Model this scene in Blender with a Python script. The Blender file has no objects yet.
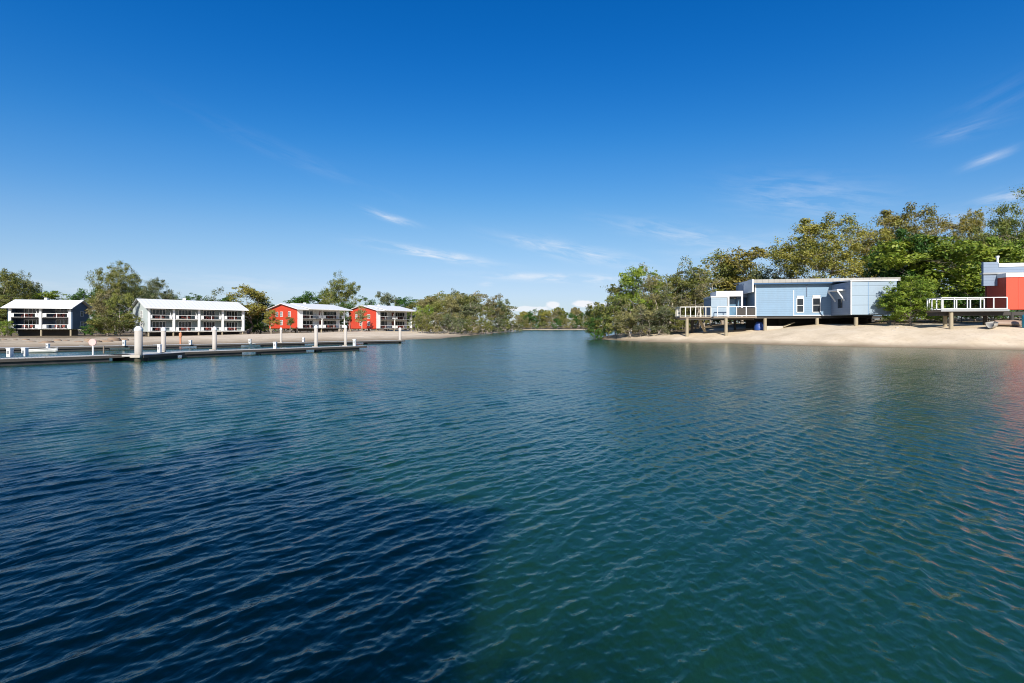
import bpy, math, random
import numpy as np
from mathutils import Vector, Matrix

random.seed(7)
RNG = np.random.default_rng(11)
scene = bpy.context.scene
col = scene.collection
R = math.radians
PI = math.pi

# ------------------------------------------------------------------ camera
CAM_H, F_PX, HORIZON = 2.2, 484.4, 327.0
cam_d = bpy.data.cameras.new('camera')
cam = bpy.data.objects.new('camera', cam_d)
col.objects.link(cam)
cam.location = (0, 0, CAM_H)
cam.rotation_euler = (R(90), 0, 0)
cam_d.sensor_width = 36
cam_d.lens = 36 * F_PX / 1024
cam_d.shift_y = -(341.5 - HORIZON) / 1024
cam_d.clip_start = 0.05
cam_d.clip_end = 9000
scene.camera = cam

def ax(px, Y):
    return (px - 512) / F_PX * Y
def az(py, Y):
    return CAM_H + (HORIZON - py) / F_PX * Y

# ------------------------------------------------------------------ helpers
class MB:
    def __init__(s):
        s.v = []; s.f = []; s.m = []
    def add(s, vs, fs, mi=0):
        b = len(s.v)
        s.v += [tuple(p) for p in vs]
        s.f += [tuple(b + i for i in f) for f in fs]
        s.m += [mi] * len(fs)
        return s
    def box(s, x0, x1, y0, y1, z0, z1, mi=0):
        vs = [(x0,y0,z0),(x1,y0,z0),(x1,y1,z0),(x0,y1,z0),(x0,y0,z1),(x1,y0,z1),(x1,y1,z1),(x0,y1,z1)]
        fs = [(0,3,2,1),(4,5,6,7),(0,1,5,4),(1,2,6,5),(2,3,7,6),(3,0,4,7)]
        return s.add(vs, fs, mi)
    def bar(s, p, q, w, h, mi=0):
        p = Vector(p); q = Vector(q); d = (q - p).normalized()
        up = Vector((0,0,1)) if abs(d.z) < .95 else Vector((0,1,0))
        a = d.cross(up).normalized() * (w/2); b = a.cross(d).normalized() * (h/2)
        vs = [p-a-b, p+a-b, p+a+b, p-a+b, q-a-b, q+a-b, q+a+b, q-a+b]
        fs = [(0,1,2,3),(7,6,5,4),(0,4,5,1),(1,5,6,2),(2,6,7,3),(3,7,4,0)]
        return s.add(vs, fs, mi)
    def prism_x(s, poly, x0, x1, mi=0):      # poly in (y,z)
        n = len(poly)
        vs = [(x0,y,z) for y,z in poly] + [(x1,y,z) for y,z in poly]
        fs = [tuple(range(n))[::-1], tuple(range(n, 2*n))]
        fs += [(i, (i+1)%n, n+(i+1)%n, n+i) for i in range(n)]
        return s.add(vs, fs, mi)
    def prism_z(s, poly, z0, z1, mi=0):      # poly in (x,y)
        n = len(poly)
        vs = [(x,y,z0) for x,y in poly] + [(x,y,z1) for x,y in poly]
        fs = [tuple(range(n))[::-1], tuple(range(n, 2*n))]
        fs += [(i, (i+1)%n, n+(i+1)%n, n+i) for i in range(n)]
        return s.add(vs, fs, mi)
    def lathe(s, prof, n=14, c=(0,0,0), mi=0):   # prof of (r,z)
        vs = []; fs = []
        for r, z in prof:
            for k in range(n):
                a = 2*PI*k/n
                vs.append((c[0]+r*math.cos(a), c[1]+r*math.sin(a), c[2]+z))
        for i in range(len(prof)-1):
            for k in range(n):
                fs.append((i*n+k, i*n+(k+1)%n, (i+1)*n+(k+1)%n, (i+1)*n+k))
        fs.append(tuple(range(n))[::-1])
        fs.append(tuple(range((len(prof)-1)*n, len(prof)*n)))
        return s.add(vs, fs, mi)
    def tube(s, pts, rads, n=6, mi=0):
        vs = []; fs = []
        P = [Vector(p) for p in pts]
        ref = Vector((.3,.9,.2)).normalized()
        for i, p in enumerate(P):
            d = (P[min(i+1, len(P)-1)] - P[max(i-1, 0)])
            if d.length < 1e-6: d = Vector((0,0,1))
            d.normalize()
            a = d.cross(ref)
            if a.length < .1: a = d.cross(Vector((1,0,0)))
            a.normalize(); b = d.cross(a)
            for k in range(n):
                t = 2*PI*k/n
                vs.append(p + (a*math.cos(t) + b*math.sin(t)) * rads[i])
        for i in range(len(P)-1):
            for k in range(n):
                fs.append((i*n+k, i*n+(k+1)%n, (i+1)*n+(k+1)%n, (i+1)*n+k))
        fs.append(tuple(range(n))[::-1]); fs.append(tuple(range((len(P)-1)*n, len(P)*n)))
        return s.add(vs, fs, mi)
    def mesh(s, name):
        me = bpy.data.meshes.new(name)
        me.from_pydata(s.v, [], s.f)
        me.validate(); me.update()
        return me
    def build(s, name, mat, parent=None, bevel=0, smooth=False):
        me = s.mesh(name)
        for m in (mat if isinstance(mat, (list, tuple)) else [mat]): me.materials.append(m)
        if any(s.m): me.polygons.foreach_set('material_index', s.m)
        if smooth: me.polygons.foreach_set('use_smooth', [True]*len(me.polygons))
        o = bpy.data.objects.new(name, me); col.objects.link(o)
        if parent: o.parent = parent
        if bevel:
            b = o.modifiers.new('bevel', 'BEVEL'); b.width = bevel; b.segments = 2; b.limit_method = 'ANGLE'
        return o

def tag(o, label, cat, group=None, kind=None):
    o['label'] = label; o['category'] = cat
    if group: o['group'] = group
    if kind: o['kind'] = kind
    return o
def thing(name, label, cat, loc, rz=0, group=None):
    o = bpy.data.objects.new(name, None); col.objects.link(o)
    o.location = loc; o.rotation_euler = (0, 0, rz); o.empty_display_size = .3
    return tag(o, label, cat, group)
def copy_tree(o, parent=None):
    c = o.copy(); col.objects.link(c); c.parent = parent
    for ch in list(o.children): copy_tree(ch, c)
    return c

def np_mesh(name, V, quads, smooth=False):
    me = bpy.data.meshes.new(name)
    nv = len(V); nf, k = quads.shape
    me.vertices.add(nv); me.vertices.foreach_set('co', np.ascontiguousarray(V, np.float32).ravel())
    me.loops.add(nf*k); me.loops.foreach_set('vertex_index', np.ascontiguousarray(quads, np.int32).ravel())
    me.polygons.add(nf)
    me.polygons.foreach_set('loop_start', np.arange(0, nf*k, k, dtype=np.int32))
    me.polygons.foreach_set('loop_total', np.full(nf, k, np.int32))
    if smooth: me.polygons.foreach_set('use_smooth', np.ones(nf, bool))
    me.update(calc_edges=True)
    return me

# ------------------------------------------------------------------ materials
class NT:
    def __init__(s, tree):
        s.t = tree
    def n(s, kind, **kw):
        nd = s.t.nodes.new(kind)
        for k, v in kw.items():
            if k.startswith('i_'):
                key = k[2:].replace('_', ' ')
                nd.inputs[key].default_value = v
            else: setattr(nd, k, v)
        return nd
    def l(s, a, b): s.t.links.new(a, b)
    def math(s, op, a, b=None, c=None, clamp=False):
        nd = s.t.nodes.new('ShaderNodeMath'); nd.operation = op; nd.use_clamp = clamp
        for i, v in enumerate((a, b, c)):
            if v is None: continue
            if isinstance(v, (int, float)): nd.inputs[i].default_value = v
            else: s.l(v, nd.inputs[i])
        return nd.outputs[0]
    def mix(s, fac, a, b, blend='MIX'):
        nd = s.t.nodes.new('ShaderNodeMix'); nd.data_type = 'RGBA'; nd.blend_type = blend
        for sock, v in ((nd.inputs[0], fac), (nd.inputs[6], a), (nd.inputs[7], b)):
            if isinstance(v, (int, float)): sock.default_value = v
            elif isinstance(v, tuple): sock.default_value = v if len(v) == 4 else (*v, 1)
            else: s.l(v, sock)
        return nd.outputs[2]
    def ramp(s, fac, stops):
        nd = s.t.nodes.new('ShaderNodeValToRGB')
        el = nd.color_ramp.elements
        while len(el) < len(stops): el.new(.5)
        for e, (p, c) in zip(el, stops):
            e.position = p
            e.color = (c, c, c, 1) if isinstance(c, (int, float)) else (*c, 1)
        s.l(fac, nd.inputs[0])
        return nd.outputs[0]

def new_mat(name):
    m = bpy.data.materials.new(name); m.use_nodes = True
    t = NT(m.node_tree)
    return m, t, m.node_tree.nodes['Principled BSDF']

def paint(name, c, rough=.55, dirt=.25, boards=0, axis='Z', scale=1.2, metallic=0, grime=(.25,.22,.18)):
    """painted/worn surface: noise blotches, optional weatherboard or sheet lines"""
    m, t, b = new_mat(name)
    co = t.n('ShaderNodeTexCoord')
    mp = t.n('ShaderNodeMapping'); t.l(co.outputs['Object'], mp.inputs[0]); mp.inputs['Scale'].default_value = (scale, scale, scale*.35)
    nz = t.n('ShaderNodeTexNoise', i_Scale=1.0, i_Detail=6.0, i_Roughness=.65); t.l(mp.outputs[0], nz.inputs['Vector'])
    f = t.ramp(nz.outputs['Fac'], [(.42, 0.0), (.75, 1.0)])
    f2 = t.math('MULTIPLY', f, dirt)
    cc = t.mix(f2, (*c, 1), tuple(x*.45 + g*.3 for x, g in zip(c, grime)))
    nz2 = t.n('ShaderNodeTexNoise', i_Scale=9.0, i_Detail=4.0); t.l(co.outputs['Object'], nz2.inputs['Vector'])
    cc = t.mix(t.math('MULTIPLY', nz2.outputs['Fac'], .22), cc, tuple(x*.7 for x in c))
    if boards:
        sx = t.n('ShaderNodeSeparateXYZ'); t.l(co.outputs['Object'], sx.inputs[0])
        fr = t.math('FRACT', t.math('MULTIPLY', sx.outputs[axis], 1/boards))
        line = t.ramp(fr, [(0, 0.0), (.08, 1.0), (.92, 1.0), (1, .3)])
        cc = t.mix(t.math('MULTIPLY', t.math('SUBTRACT', 1.0, line), .45), cc, tuple(x*.35 for x in c))
        bp = t.n('ShaderNodeBump', i_Strength=.6, i_Distance=.03); t.l(line, bp.inputs['Height']); t.l(bp.outputs[0], b.inputs['Normal'])
    t.l(cc, b.inputs['Base Color'])
    b.inputs['Roughness'].default_value = rough; b.inputs['Metallic'].default_value = metallic
    return m

def glass(name, c=(.02,.025,.03), rough=.06):
    m, t, b = new_mat(name)
    co = t.n('ShaderNodeTexCoord')
    nz = t.n('ShaderNodeTexNoise', i_Scale=.8, i_Detail=3.0); t.l(co.outputs['Object'], nz.inputs['Vector'])
    t.l(t.mix(nz.outputs['Fac'], tuple(x*.5 for x in c), tuple(min(1, x*1.7) for x in c)), b.inputs['Base Color'])
    b.inputs['Roughness'].default_value = rough; b.inputs['IOR'].default_value = 1.5
    return m

M = {}
M['white'] = paint('white_paint', (.80,.80,.78), .5, .2)
M['cream'] = paint('cream_paint', (.66,.63,.55), .6, .35)
M['roof_white'] = paint('white_roof_sheet', (.78,.78,.77), .5, .2, boards=.76, axis='X')
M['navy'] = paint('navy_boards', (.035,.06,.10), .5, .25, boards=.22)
M['navy_end_lit'] = paint('navy_end_lit_boards', (.075,.14,.24), .5, .25, boards=.22)  # lighter copy of the navy, paints in daylight on the end wall
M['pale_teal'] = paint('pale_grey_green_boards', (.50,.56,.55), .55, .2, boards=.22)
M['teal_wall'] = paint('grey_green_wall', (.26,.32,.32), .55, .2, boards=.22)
M['red'] = paint('red_boards', (.60,.065,.03), .5, .2, boards=.24)
M['red2'] = paint('red_panel', (.68,.075,.035), .5, .12, boards=1.2, axis='X')
M['blue'] = paint('light_blue_boards', (.205,.32,.44), .5, .3, boards=.26)
M['blue_pale'] = paint('pale_blue_panel', (.30,.385,.46), .5, .3, boards=1.25)
M['blue_mid'] = paint('mid_blue_panel', (.15,.28,.46), .5, .12, boards=.26)
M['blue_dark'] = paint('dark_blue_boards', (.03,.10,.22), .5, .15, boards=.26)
M['slate'] = paint('slate_blue_cladding', (.22,.28,.37), .5, .2, boards=.3)
M['roof_grey'] = paint('grey_roof_edge', (.36,.345,.31), .5, .45, boards=.76, axis='X')
M['timber'] = paint('weathered_timber', (.24,.19,.14), .8, .5, scale=3)
M['post'] = paint('timber_post', (.36,.30,.20), .8, .5, scale=3)
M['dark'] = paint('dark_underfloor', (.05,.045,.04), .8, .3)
M['darkred'] = paint('red_brown_timber', (.22,.045,.03), .55, .3)
M['pile'] = paint('concrete_pile', (.46,.42,.37), .75, .6, scale=2)
def tide(m, z0, z1, c):
    nt = m.node_tree; t = NT(nt); b = nt.nodes['Principled BSDF']; old = b.inputs['Base Color'].links[0].from_socket
    co = t.n('ShaderNodeTexCoord'); sx = t.n('ShaderNodeSeparateXYZ'); t.l(co.outputs['Object'], sx.inputs[0])
    nz = t.n('ShaderNodeTexNoise', i_Scale=5.0, i_Detail=4.0); t.l(co.outputs['Object'], nz.inputs['Vector'])
    zz = t.math('ADD', sx.outputs['Z'], t.math('MULTIPLY', nz.outputs['Fac'], .25))
    mr = t.n('ShaderNodeMapRange'); mr.inputs[1].default_value = z0; mr.inputs[2].default_value = z1; t.l(zz, mr.inputs[0])
    t.l(t.mix(mr.outputs[0], (*c, 1), old), b.inputs['Base Color'])
tide(M['pile'], .35, .62, (.09,.08,.05))   # weed and tide stain round the waterline
M['deckgrey'] = paint('grey_dock_planks', (.50,.49,.46), .8, .4, boards=.14, axis='X')
M['float'] = paint('black_float', (.025,.027,.03), .5, .5, scale=2)
M['glass'] = glass('dark_window_glass')
M['glass_blue'] = glass('blue_window_glass', (.12,.22,.32), .12)
M['curtain'] = paint('pale_curtain', (.62,.60,.55), .8, .2)
M['metal'] = paint('dull_metal', (.45,.45,.44), .4, .3, metallic=.6)
M['pink'] = paint('pale_pink_sign', (.72,.46,.42), .5, .35)
M['orange'] = paint('orange_post', (.62,.26,.13), .6, .3)
M['hull_white'] = paint('white_hull', (.74,.73,.70), .35, .3)
M['hull_dull'] = paint('dull_grey_hull', (.36,.34,.30), .6, .6)
M['hull_brown'] = paint('brown_hull', (.30,.21,.15), .55, .4)
M['tarp'] = paint('blue_tarp', (.02,.07,.30), .5, .3, scale=3)
M['teal'] = paint('teal_plastic', (.02,.30,.42), .4, .2)
M['concrete'] = paint('pale_concrete', (.50,.45,.38), .8, .4)
M['skin'] = paint('skin', (.45,.27,.19), .6, .1)
M['cloth'] = paint('dark_clothing', (.05,.06,.09), .9, .2)

def bark(name, c1, c2):
    m, t, b = new_mat(name)
    co = t.n('ShaderNodeTexCoord')
    mp = t.n('ShaderNodeMapping'); mp.inputs['Scale'].default_value = (2, 2, .6); t.l(co.outputs['Object'], mp.inputs[0])
    nz = t.n('ShaderNodeTexNoise', i_Scale=1.5, i_Detail=6.0); t.l(mp.outputs[0], nz.inputs['Vector'])
    t.l(t.ramp(nz.outputs['Fac'], [(.35, c1), (.65, c2)]), b.inputs['Base Color'])
    b.inputs['Roughness'].default_value = .85
    return m
M['bark_pale'] = bark('pale_bark', (.26,.21,.16), (.55,.49,.41))
M['bark_grey'] = bark('grey_bark', (.16,.13,.10), (.36,.31,.26))
M['bark_dark'] = bark('dark_bark', (.07,.055,.04), (.18,.14,.10))

def leafmat(name, a, b_, c, trans=.22):
    m, t, b = new_mat(name)
    g = t.n('ShaderNodeNewGeometry'); co = t.n('ShaderNodeTexCoord'); oi = t.n('ShaderNodeObjectInfo')
    nz = t.n('ShaderNodeTexNoise', i_Scale=.38, i_Detail=2.5); t.l(co.outputs['Object'], nz.inputs['Vector'])
    clump = t.ramp(nz.outputs['Fac'], [(.38, 0.0), (.62, 1.0)])
    c1 = t.mix(clump, (*a, 1), (*b_, 1))
    rnd = t.math('MULTIPLY', t.math('POWER', g.outputs['Random Per Island'], 2.2), .75)
    c2 = t.mix(rnd, c1, (*c, 1))
    hs = t.n('ShaderNodeHueSaturation')
    t.l(c2, hs.inputs['Color'])
    t.l(t.math('ADD', t.math('MULTIPLY', oi.outputs['Random'], .02), .49), hs.inputs['Hue'])
    t.l(t.math('ADD', t.math('MULTIPLY', oi.outputs['Random'], .35), .82), hs.inputs['Value'])
    t.l(hs.outputs[0], b.inputs['Base Color'])
    b.inputs['Roughness'].default_value = .55
    b.inputs['Specular IOR Level'].default_value = .35
    tr = t.n('ShaderNodeBsdfTranslucent'); t.l(t.mix(1.0, hs.outputs[0], (1.15,1.15,.6,1), 'MULTIPLY'), tr.inputs[0])
    mx = t.n('ShaderNodeMixShader'); mx.inputs[0].default_value = trans
    out = m.node_tree.nodes['Material Output']
    t.l(b.outputs[0], mx.inputs[1]); t.l(tr.outputs[0], mx.inputs[2]); t.l(mx.outputs[0], out.inputs[0])
    return m
L = {
 'gold':  leafmat('golden_gum_leaves', (.13,.15,.025), (.29,.26,.045), (.42,.35,.08)),
 'olive': leafmat('olive_leaves', (.07,.11,.022), (.19,.20,.038), (.31,.29,.075)),
 'grey':  leafmat('grey_green_leaves', (.065,.095,.045), (.15,.18,.075), (.27,.27,.13)),
 'dark':  leafmat('dark_green_leaves', (.020,.07,.010), (.055,.14,.018), (.11,.20,.03)),
 'bright':leafmat('bright_green_leaves', (.08,.16,.014), (.21,.29,.026), (.38,.42,.06)),
 'brown': leafmat('brownish_leaves', (.14,.13,.045), (.26,.23,.08), (.38,.34,.16)),
}

# ------------------------------------------------------------------ shore and ground
LEFT = [(-4000,-250),(-400,15),(-150,36),(-75,45),(-52.4,49.5),(-47.7,56),(-41.8,60.9),(-34.9,64.5),(-29.1,73.4),(-19,82),(-13.8,92.6),(-10.9,125),(-7.5,164),(-3,215),(3.6,262),(-8,285),(-60,305),(-400,318),(-4000,320)]
RIGHT = [(15.6,88.7),(17.5,80),(19.6,73.4),(24,69),(28.6,66.6),(33.5,60),(38.1,54.8),(43.8,50.5),(49,46.3),(60,38),(80,26),(160,5),(4000,-250),(4000,300),(170,290),(75,262),(45,200),(27,130),(18.5,100)]
FAR = [(-4000,345),(-400,345),(-60,352),(9.5,356),(35,349),(56,343),(120,325),(200,312),(4000,310),(4000,4000),(-4000,4000)]

BACK = [(-400,-9),(-20,-8.5),(6,-9.5),(40,-10.5),(400,-13),(400,-900),(-400,-900)]

def sdist(poly, x, y):
    p = np.array(poly, float); q = np.roll(p, -1, 0)
    inside = np.zeros(x.shape, bool); d = np.full(x.shape, 1e9)
    for (x0, y0), (x1, y1) in zip(p, q):
        ex, ey = x1-x0, y1-y0
        t = np.clip(((x-x0)*ex + (y-y0)*ey) / (ex*ex+ey*ey), 0, 1)
        d = np.minimum(d, np.hypot(x-x0-t*ex, y-y0-t*ey))
        c = ((y0 > y) != (y1 > y))
        xi = x0 + (y-y0) * ex / (ey if abs(ey) > 1e-9 else 1e-9)
        inside ^= c & (x < xi)
    return np.where(inside, d, -d)

def wob(x, y, s, seed):
    r = np.random.default_rng(seed); z = np.zeros_like(x)
    for i in range(9):
        a = r.uniform(0, 2*PI); k = s * r.uniform(.5, 2.2)
        z += np.sin((x*math.cos(a) + y*math.sin(a))*k + r.uniform(0, 6.3)) / 9
    return z*1.6
def sm(a, b, t):
    t = np.clip((t-a)/(b-a), 0, 1); return t*t*(3-2*t)

def ground(x, y):
    x = np.asarray(x, float); y = np.asarray(y, float)
    w = wob(x, y, .5, 3)*.7 + wob(x, y, 1.6, 4)*.25
    dl = sdist(LEFT, x, y) + w; dr = sdist(RIGHT, x, y) + w; df = sdist(FAR, x, y) + w
    pos = lambda d: np.maximum(d, 0)
    kl = .001 + .019*sm(-72, -30, x) + .01*sm(-20, 0, x)
    zl = np.where(dl > 0, (.27+.15*sm(-62, -40, x))*(1-np.exp(-pos(dl)/4)) + kl*np.minimum(pos(dl), 80), np.maximum(.12*dl, -2.5))
    A = 1.35 + 1.0*sm(27, 46, x)
    zr = np.where(dr > 0, A*(1-np.exp(-pos(dr)/5)) + .025*np.minimum(pos(dr), 60), np.maximum(.15*dr, -2.5))
    zf = np.where(df > 0, .5*(1-np.exp(-pos(df)/2)) + .02*np.minimum(pos(df), 150), np.maximum(.12*df, -2.5))
    db = sdist(BACK, x, y) + w
    zb = np.where(db > 0, 1.0*(1-np.exp(-pos(db)/3)), np.maximum(.2*db, -2.5))
    z = np.maximum.reduce([zl, zr, zf, zb])
    z = z + np.where(z > .25, wob(x, y, .35, 8)*.10 + wob(x, y, 1.3, 9)*.05, 0)
    lit_l = np.maximum(sm(30, 55, dl + 8*wob(x, y, .12, 21)), .38*(1-sm(-66, -50, x))*sm(1, 6, dl + 5*wob(x, y, .3, 23)))
    lit_r = sm(3, 9, dr + 2*wob(x, y, .4, 22) - 9*sm(27, 34, x))
    lit_f = sm(3, 8, df)
    # wooded point: leaf litter close to the water
    lit_l = np.maximum(lit_l, sm(-17, -11, x)*sm(1.0, 6, dl)*sm(95, 110, y))
    lit = np.maximum.reduce([np.where(dl > 0, lit_l, 0), np.where(dr > 0, lit_r, 0), np.where(df > 0, lit_f, 0)])
    return z, lit
def gz(x, y):
    return float(ground(np.array([x]), np.array([y]))[0][0])

def spread(lo, hi, step, far, g=1.25):
    a = list(np.arange(lo, hi + step*.5, step)); s = step; v = a[-1]
    while v < far: s *= g; v += s; a.append(v)
    s = step; v = a[0]; b = []
    while v > -far: s *= g; v -= s; b.append(v)
    return np.array(b[::-1] + a)
gx = spread(-120, 90, .8, 4500)
gy_near = np.arange(38, 150, .8); gy_mid = np.arange(150.5, 400, 2.5); v = 400.; s = 2.5; far_l = []
while v < 5000: s *= 1.25; v += s; far_l.append(v)
gy = np.concatenate([[-600,-300,-150,-60], np.arange(-30, -4, 1.5), [0,15,25,32], gy_near, gy_mid, far_l])
GX, GY = np.meshgrid(gx, gy)
gzv, lit = ground(GX, GY)
nx, ny = len(gx), len(gy)
ii = (np.arange(ny-1)[:, None]*nx + np.arange(nx-1)[None, :]).ravel()
quads = np.stack([ii, ii+1, ii+nx+1, ii+nx], 1)
me = np_mesh('ground', np.stack([GX.ravel(), GY.ravel(), gzv.ravel()], 1), quads, True)
at = me.attributes.new('litter', 'FLOAT', 'POINT'); at.data.foreach_set('value', lit.ravel().astype(np.float32))
m, t, b = new_mat('sand_and_leaf_litter')
geo = t.n('ShaderNodeNewGeometry'); atn = t.n('ShaderNodeAttribute', attribute_name='litter')
n1 = t.n('ShaderNodeTexNoise', i_Scale=.35, i_Detail=7.0, i_Roughness=.6); t.l(geo.outputs['Position'], n1.inputs['Vector'])
n2 = t.n('ShaderNodeTexNoise', i_Scale=2.6, i_Detail=8.0, i_Roughness=.7); t.l(geo.outputs['Position'], n2.inputs['Vector'])
n3 = t.n('ShaderNodeTexNoise', i_Scale=14.0, i_Detail=4.0); t.l(geo.outputs['Position'], n3.inputs['Vector'])
sand = t.ramp(n1.outputs['Fac'], [(.3, (.54,.43,.285)), (.55, (.66,.54,.38)), (.8, (.71,.61,.46))])
sand = t.mix(t.math('MULTIPLY', t.ramp(n2.outputs['Fac'], [(.52, 0.0), (.72, 1.0)]), .45), sand, (.36,.26,.17))
sx = t.n('ShaderNodeSeparateXYZ'); t.l(geo.outputs['Position'], sx.inputs[0])
hh = t.math('ADD', sx.outputs['Z'], t.math('MULTIPLY', t.math('SUBTRACT', n1.outputs['Fac'], .5), .25))
wet = t.ramp(hh, [(.0, 1.0), (.10, .9), (.30, .45), (.55, 0.0)])
sand = t.mix(wet, sand, (.24,.18,.11))
lc = t.ramp(n2.outputs['Fac'], [(.3, (.10,.07,.04)), (.5, (.20,.14,.085)), (.62, (.13,.12,.04)), (.8, (.30,.22,.14))])
lf = t.math('ADD', atn.outputs['Fac'], t.math('MULTIPLY', t.math('SUBTRACT', n2.outputs['Fac'], .5), 1.2))
t.l(t.mix(t.ramp(lf, [(.35, 0.0), (.65, 1.0)]), sand, lc), b.inputs['Base Color'])
b.inputs['Roughness'].default_value = .9
bp = t.n('ShaderNodeBump', i_Strength=.5, i_Distance=.09)
t.l(t.math('ADD', n2.outputs['Fac'], t.math('MULTIPLY', n3.outputs['Fac'], .35)), bp.inputs['Height']); t.l(bp.outputs[0], b.inputs['Normal'])
me.materials.append(m)
g_o = bpy.data.objects.new('ground', me); col.objects.link(g_o); g_o['kind'] = 'structure'; g_o['label'] = 'pale sand beaches and leaf littered banks around the lagoon'

# ------------------------------------------------------------------ water: one sheet of real waves
def waves():
    rr = [0.5]
    while rr[-1] < 110:
        r_ = rr[-1]
        rr.append(r_ + (r_*.006 if r_ < 1.8 else r_*.0042 if r_ < 26 else .11 if r_ < 65 else .2))
    while rr[-1] < 5000: rr.append(rr[-1] + max(.35, (rr[-1]-110)*.05))
    rr = np.array(rr)
    dense = np.arange(-64, 64.01, .13)
    th = np.concatenate([np.arange(-180, -64, 4), dense, np.arange(66, 180, 4)])
    T, Rr = np.meshgrid(np.radians(th), rr)
    X = (Rr*np.sin(T)); Y = (Rr*np.cos(T))
    sp = np.maximum(np.gradient(rr)[:, None]*np.ones_like(Rr), Rr*math.radians(.13))
    sp = np.where((np.abs(T) > R(64)), Rr*.07, sp)
    r = np.random.default_rng(5)
    dX = np.zeros_like(X); dY = np.zeros_like(X); Z = np.zeros_like(X)
    # slow patches where the breeze is stronger or weaker
    gust = 1 + .40*wob(X, Y, .12, 31) + .38*wob(X, Y, .40, 32) + .22*wob(X, Y, 1.1, 33)
    wl = 1 - .55*sm(0, 9, X - .15*Y)          # main train fades towards the right bank
    wr = .25 + .75*sm(-3, 6, X - .1*Y)        # cross train comes off the right bank
    comps = []
    for i in range(12): comps.append((r.uniform(.27, .54), r.normal(48, 12), .022, 0))
    for i in range(20): comps.append((r.uniform(.11, .27), r.normal(46, 26), .026, 0))
    for i in range(12): comps.append((r.uniform(.22, .46), r.normal(86, 24), .017, 1))
    for i in range(18): comps.append((r.uniform(.10, .24), r.normal(86, 36), .023, 1))
    for i in range(26): comps.append((r.uniform(.05, .12), r.normal(62, 55), .022, 2))
    for i in range(4):  comps.append((r.uniform(1.0, 2.2), r.normal(50, 14), .007, 2))
    lost = np.zeros_like(X)
    for lam, ang, slope, tr in comps:
        k = 2*PI/lam; a = slope/k
        dx, dy = math.sin(R(ang+0)), math.cos(R(ang+0))
        # ang is measured from forward to the right: crest runs at ang-90
        dx, dy = math.cos(R(90-ang)), math.sin(R(90-ang))
        dx, dy = dx, -dy if tr != 1 else dy
        ph = k*(X*dx + Y*dy) + r.uniform(0, 2*PI)
        att = np.clip((lam/sp - 2.2)/3, 0, 1) * gust
        if tr == 0: att = att*wl
        elif tr == 1: att = att*wr
        lost += .5*slope*slope*np.clip(1 - att/np.maximum(gust, .1), 0, 1)**2*(wl**2 if tr == 0 else wr**2 if tr == 1 else 1)
        c = (2*((1+np.cos(ph))/2)**1.7 - .8)*att*a; s_ = np.sin(ph)*att*a
        Z += c; dX -= dx*s_*.9; dY -= dy*s_*.9
    X = X + dX; Y = Y + dY
    V = np.stack([X.ravel(), Y.ravel(), Z.ravel()], 1)
    nr, nt = len(rr), len(th)
    i = np.arange(nr-1)[:, None]*nt; j = np.arange(nt)[None, :]; j2 = (j+1) % nt
    q = np.stack([(i+j).ravel(), (i+nt+j).ravel(), (i+nt+j2).ravel(), (i+j2).ravel()], 1)
    q = q[:, ::-1]
    # close the small hole under the camera
    V = np.vstack([V, [[0, 0, 0]]]); c = len(V)-1
    cap = np.stack([np.arange(nt), np.roll(np.arange(nt), -1), np.full(nt, c), np.full(nt, c)], 1)
    me = np_mesh('water', V, q, True)
    at = me.attributes.new('fine_chop', 'FLOAT', 'POINT'); at.data.foreach_set('value', np.append(np.sqrt(lost).ravel(), 0).astype(np.float32))
    return me
wme = waves()
m, t, b = new_mat('lagoon_water')
geo = t.n('ShaderNodeNewGeometry')
def wn(rot, sc, stretch, detail):
    m0 = t.n('ShaderNodeMapping'); t.l(geo.outputs['Position'], m0.inputs[0]); m0.inputs['Rotation'].default_value = (0, 0, R(rot))
    mp = t.n('ShaderNodeMapping'); t.l(m0.outputs[0], mp.inputs[0]); mp.inputs['Scale'].default_value = (sc, sc*stretch, sc)
    nz = t.n('ShaderNodeTexNoise', i_Scale=1.0, i_Detail=detail, i_Roughness=.55, i_Distortion=.4); t.l(mp.outputs[0], nz.inputs['Vector'])
    return nz.outputs['Fac']
big = wn(0, .035, 1, 3.0)
amp = t.ramp(big, [(.36, .35), (.62, 1.0)])
h = t.math('ADD', t.math('MULTIPLY', wn(42, 2.6, .35, 3.0), .55), t.math('MULTIPLY', wn(-5, 3.4, .4, 3.0), .40))
h = t.math('ADD', h, t.math('MULTIPLY', wn(38, 6.0, .4, 4.0), .34))
h = t.math('ADD', h, t.math('MULTIPLY', wn(10, 13.0, .5, 4.0), .16))
h = t.math('ADD', h, t.math('MULTIPLY', wn(36, .45, .6, 2.0), .55))
h = t.math('ADD', h, t.math('MULTIPLY', wn(-22, .95, .5, 2.0), .42))
h = t.math('MULTIPLY', h, amp)
bp = t.n('ShaderNodeBump', i_Strength=1.0, i_Distance=.08); t.l(h, bp.inputs['Height']); t.l(bp.outputs[0], b.inputs['Normal'])
tint = wn(30, .09, 1, 4.0)
t.l(t.ramp(tint, [(.35, (.006,.037,.019)), (.65, (.009,.047,.0225))]), b.inputs['Base Color'])
fc = t.n('ShaderNodeAttribute', attribute_name='fine_chop')   # chop too small for the mesh at that distance
mxr = t.math('MAXIMUM', t.math('POWER', t.math('MULTIPLY', fc.outputs['Fac'], .30), .5), .04); t.l(mxr, b.inputs['Roughness'])
b.inputs['IOR'].default_value = 1.333; b.inputs['Specular IOR Level'].default_value = .72; b.inputs['Specular Tint'].default_value = (.55, 1.0, .95, 1)
b.subsurface_method = 'BURLEY'; b.inputs['Subsurface Weight'].default_value = 1.0
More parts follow.
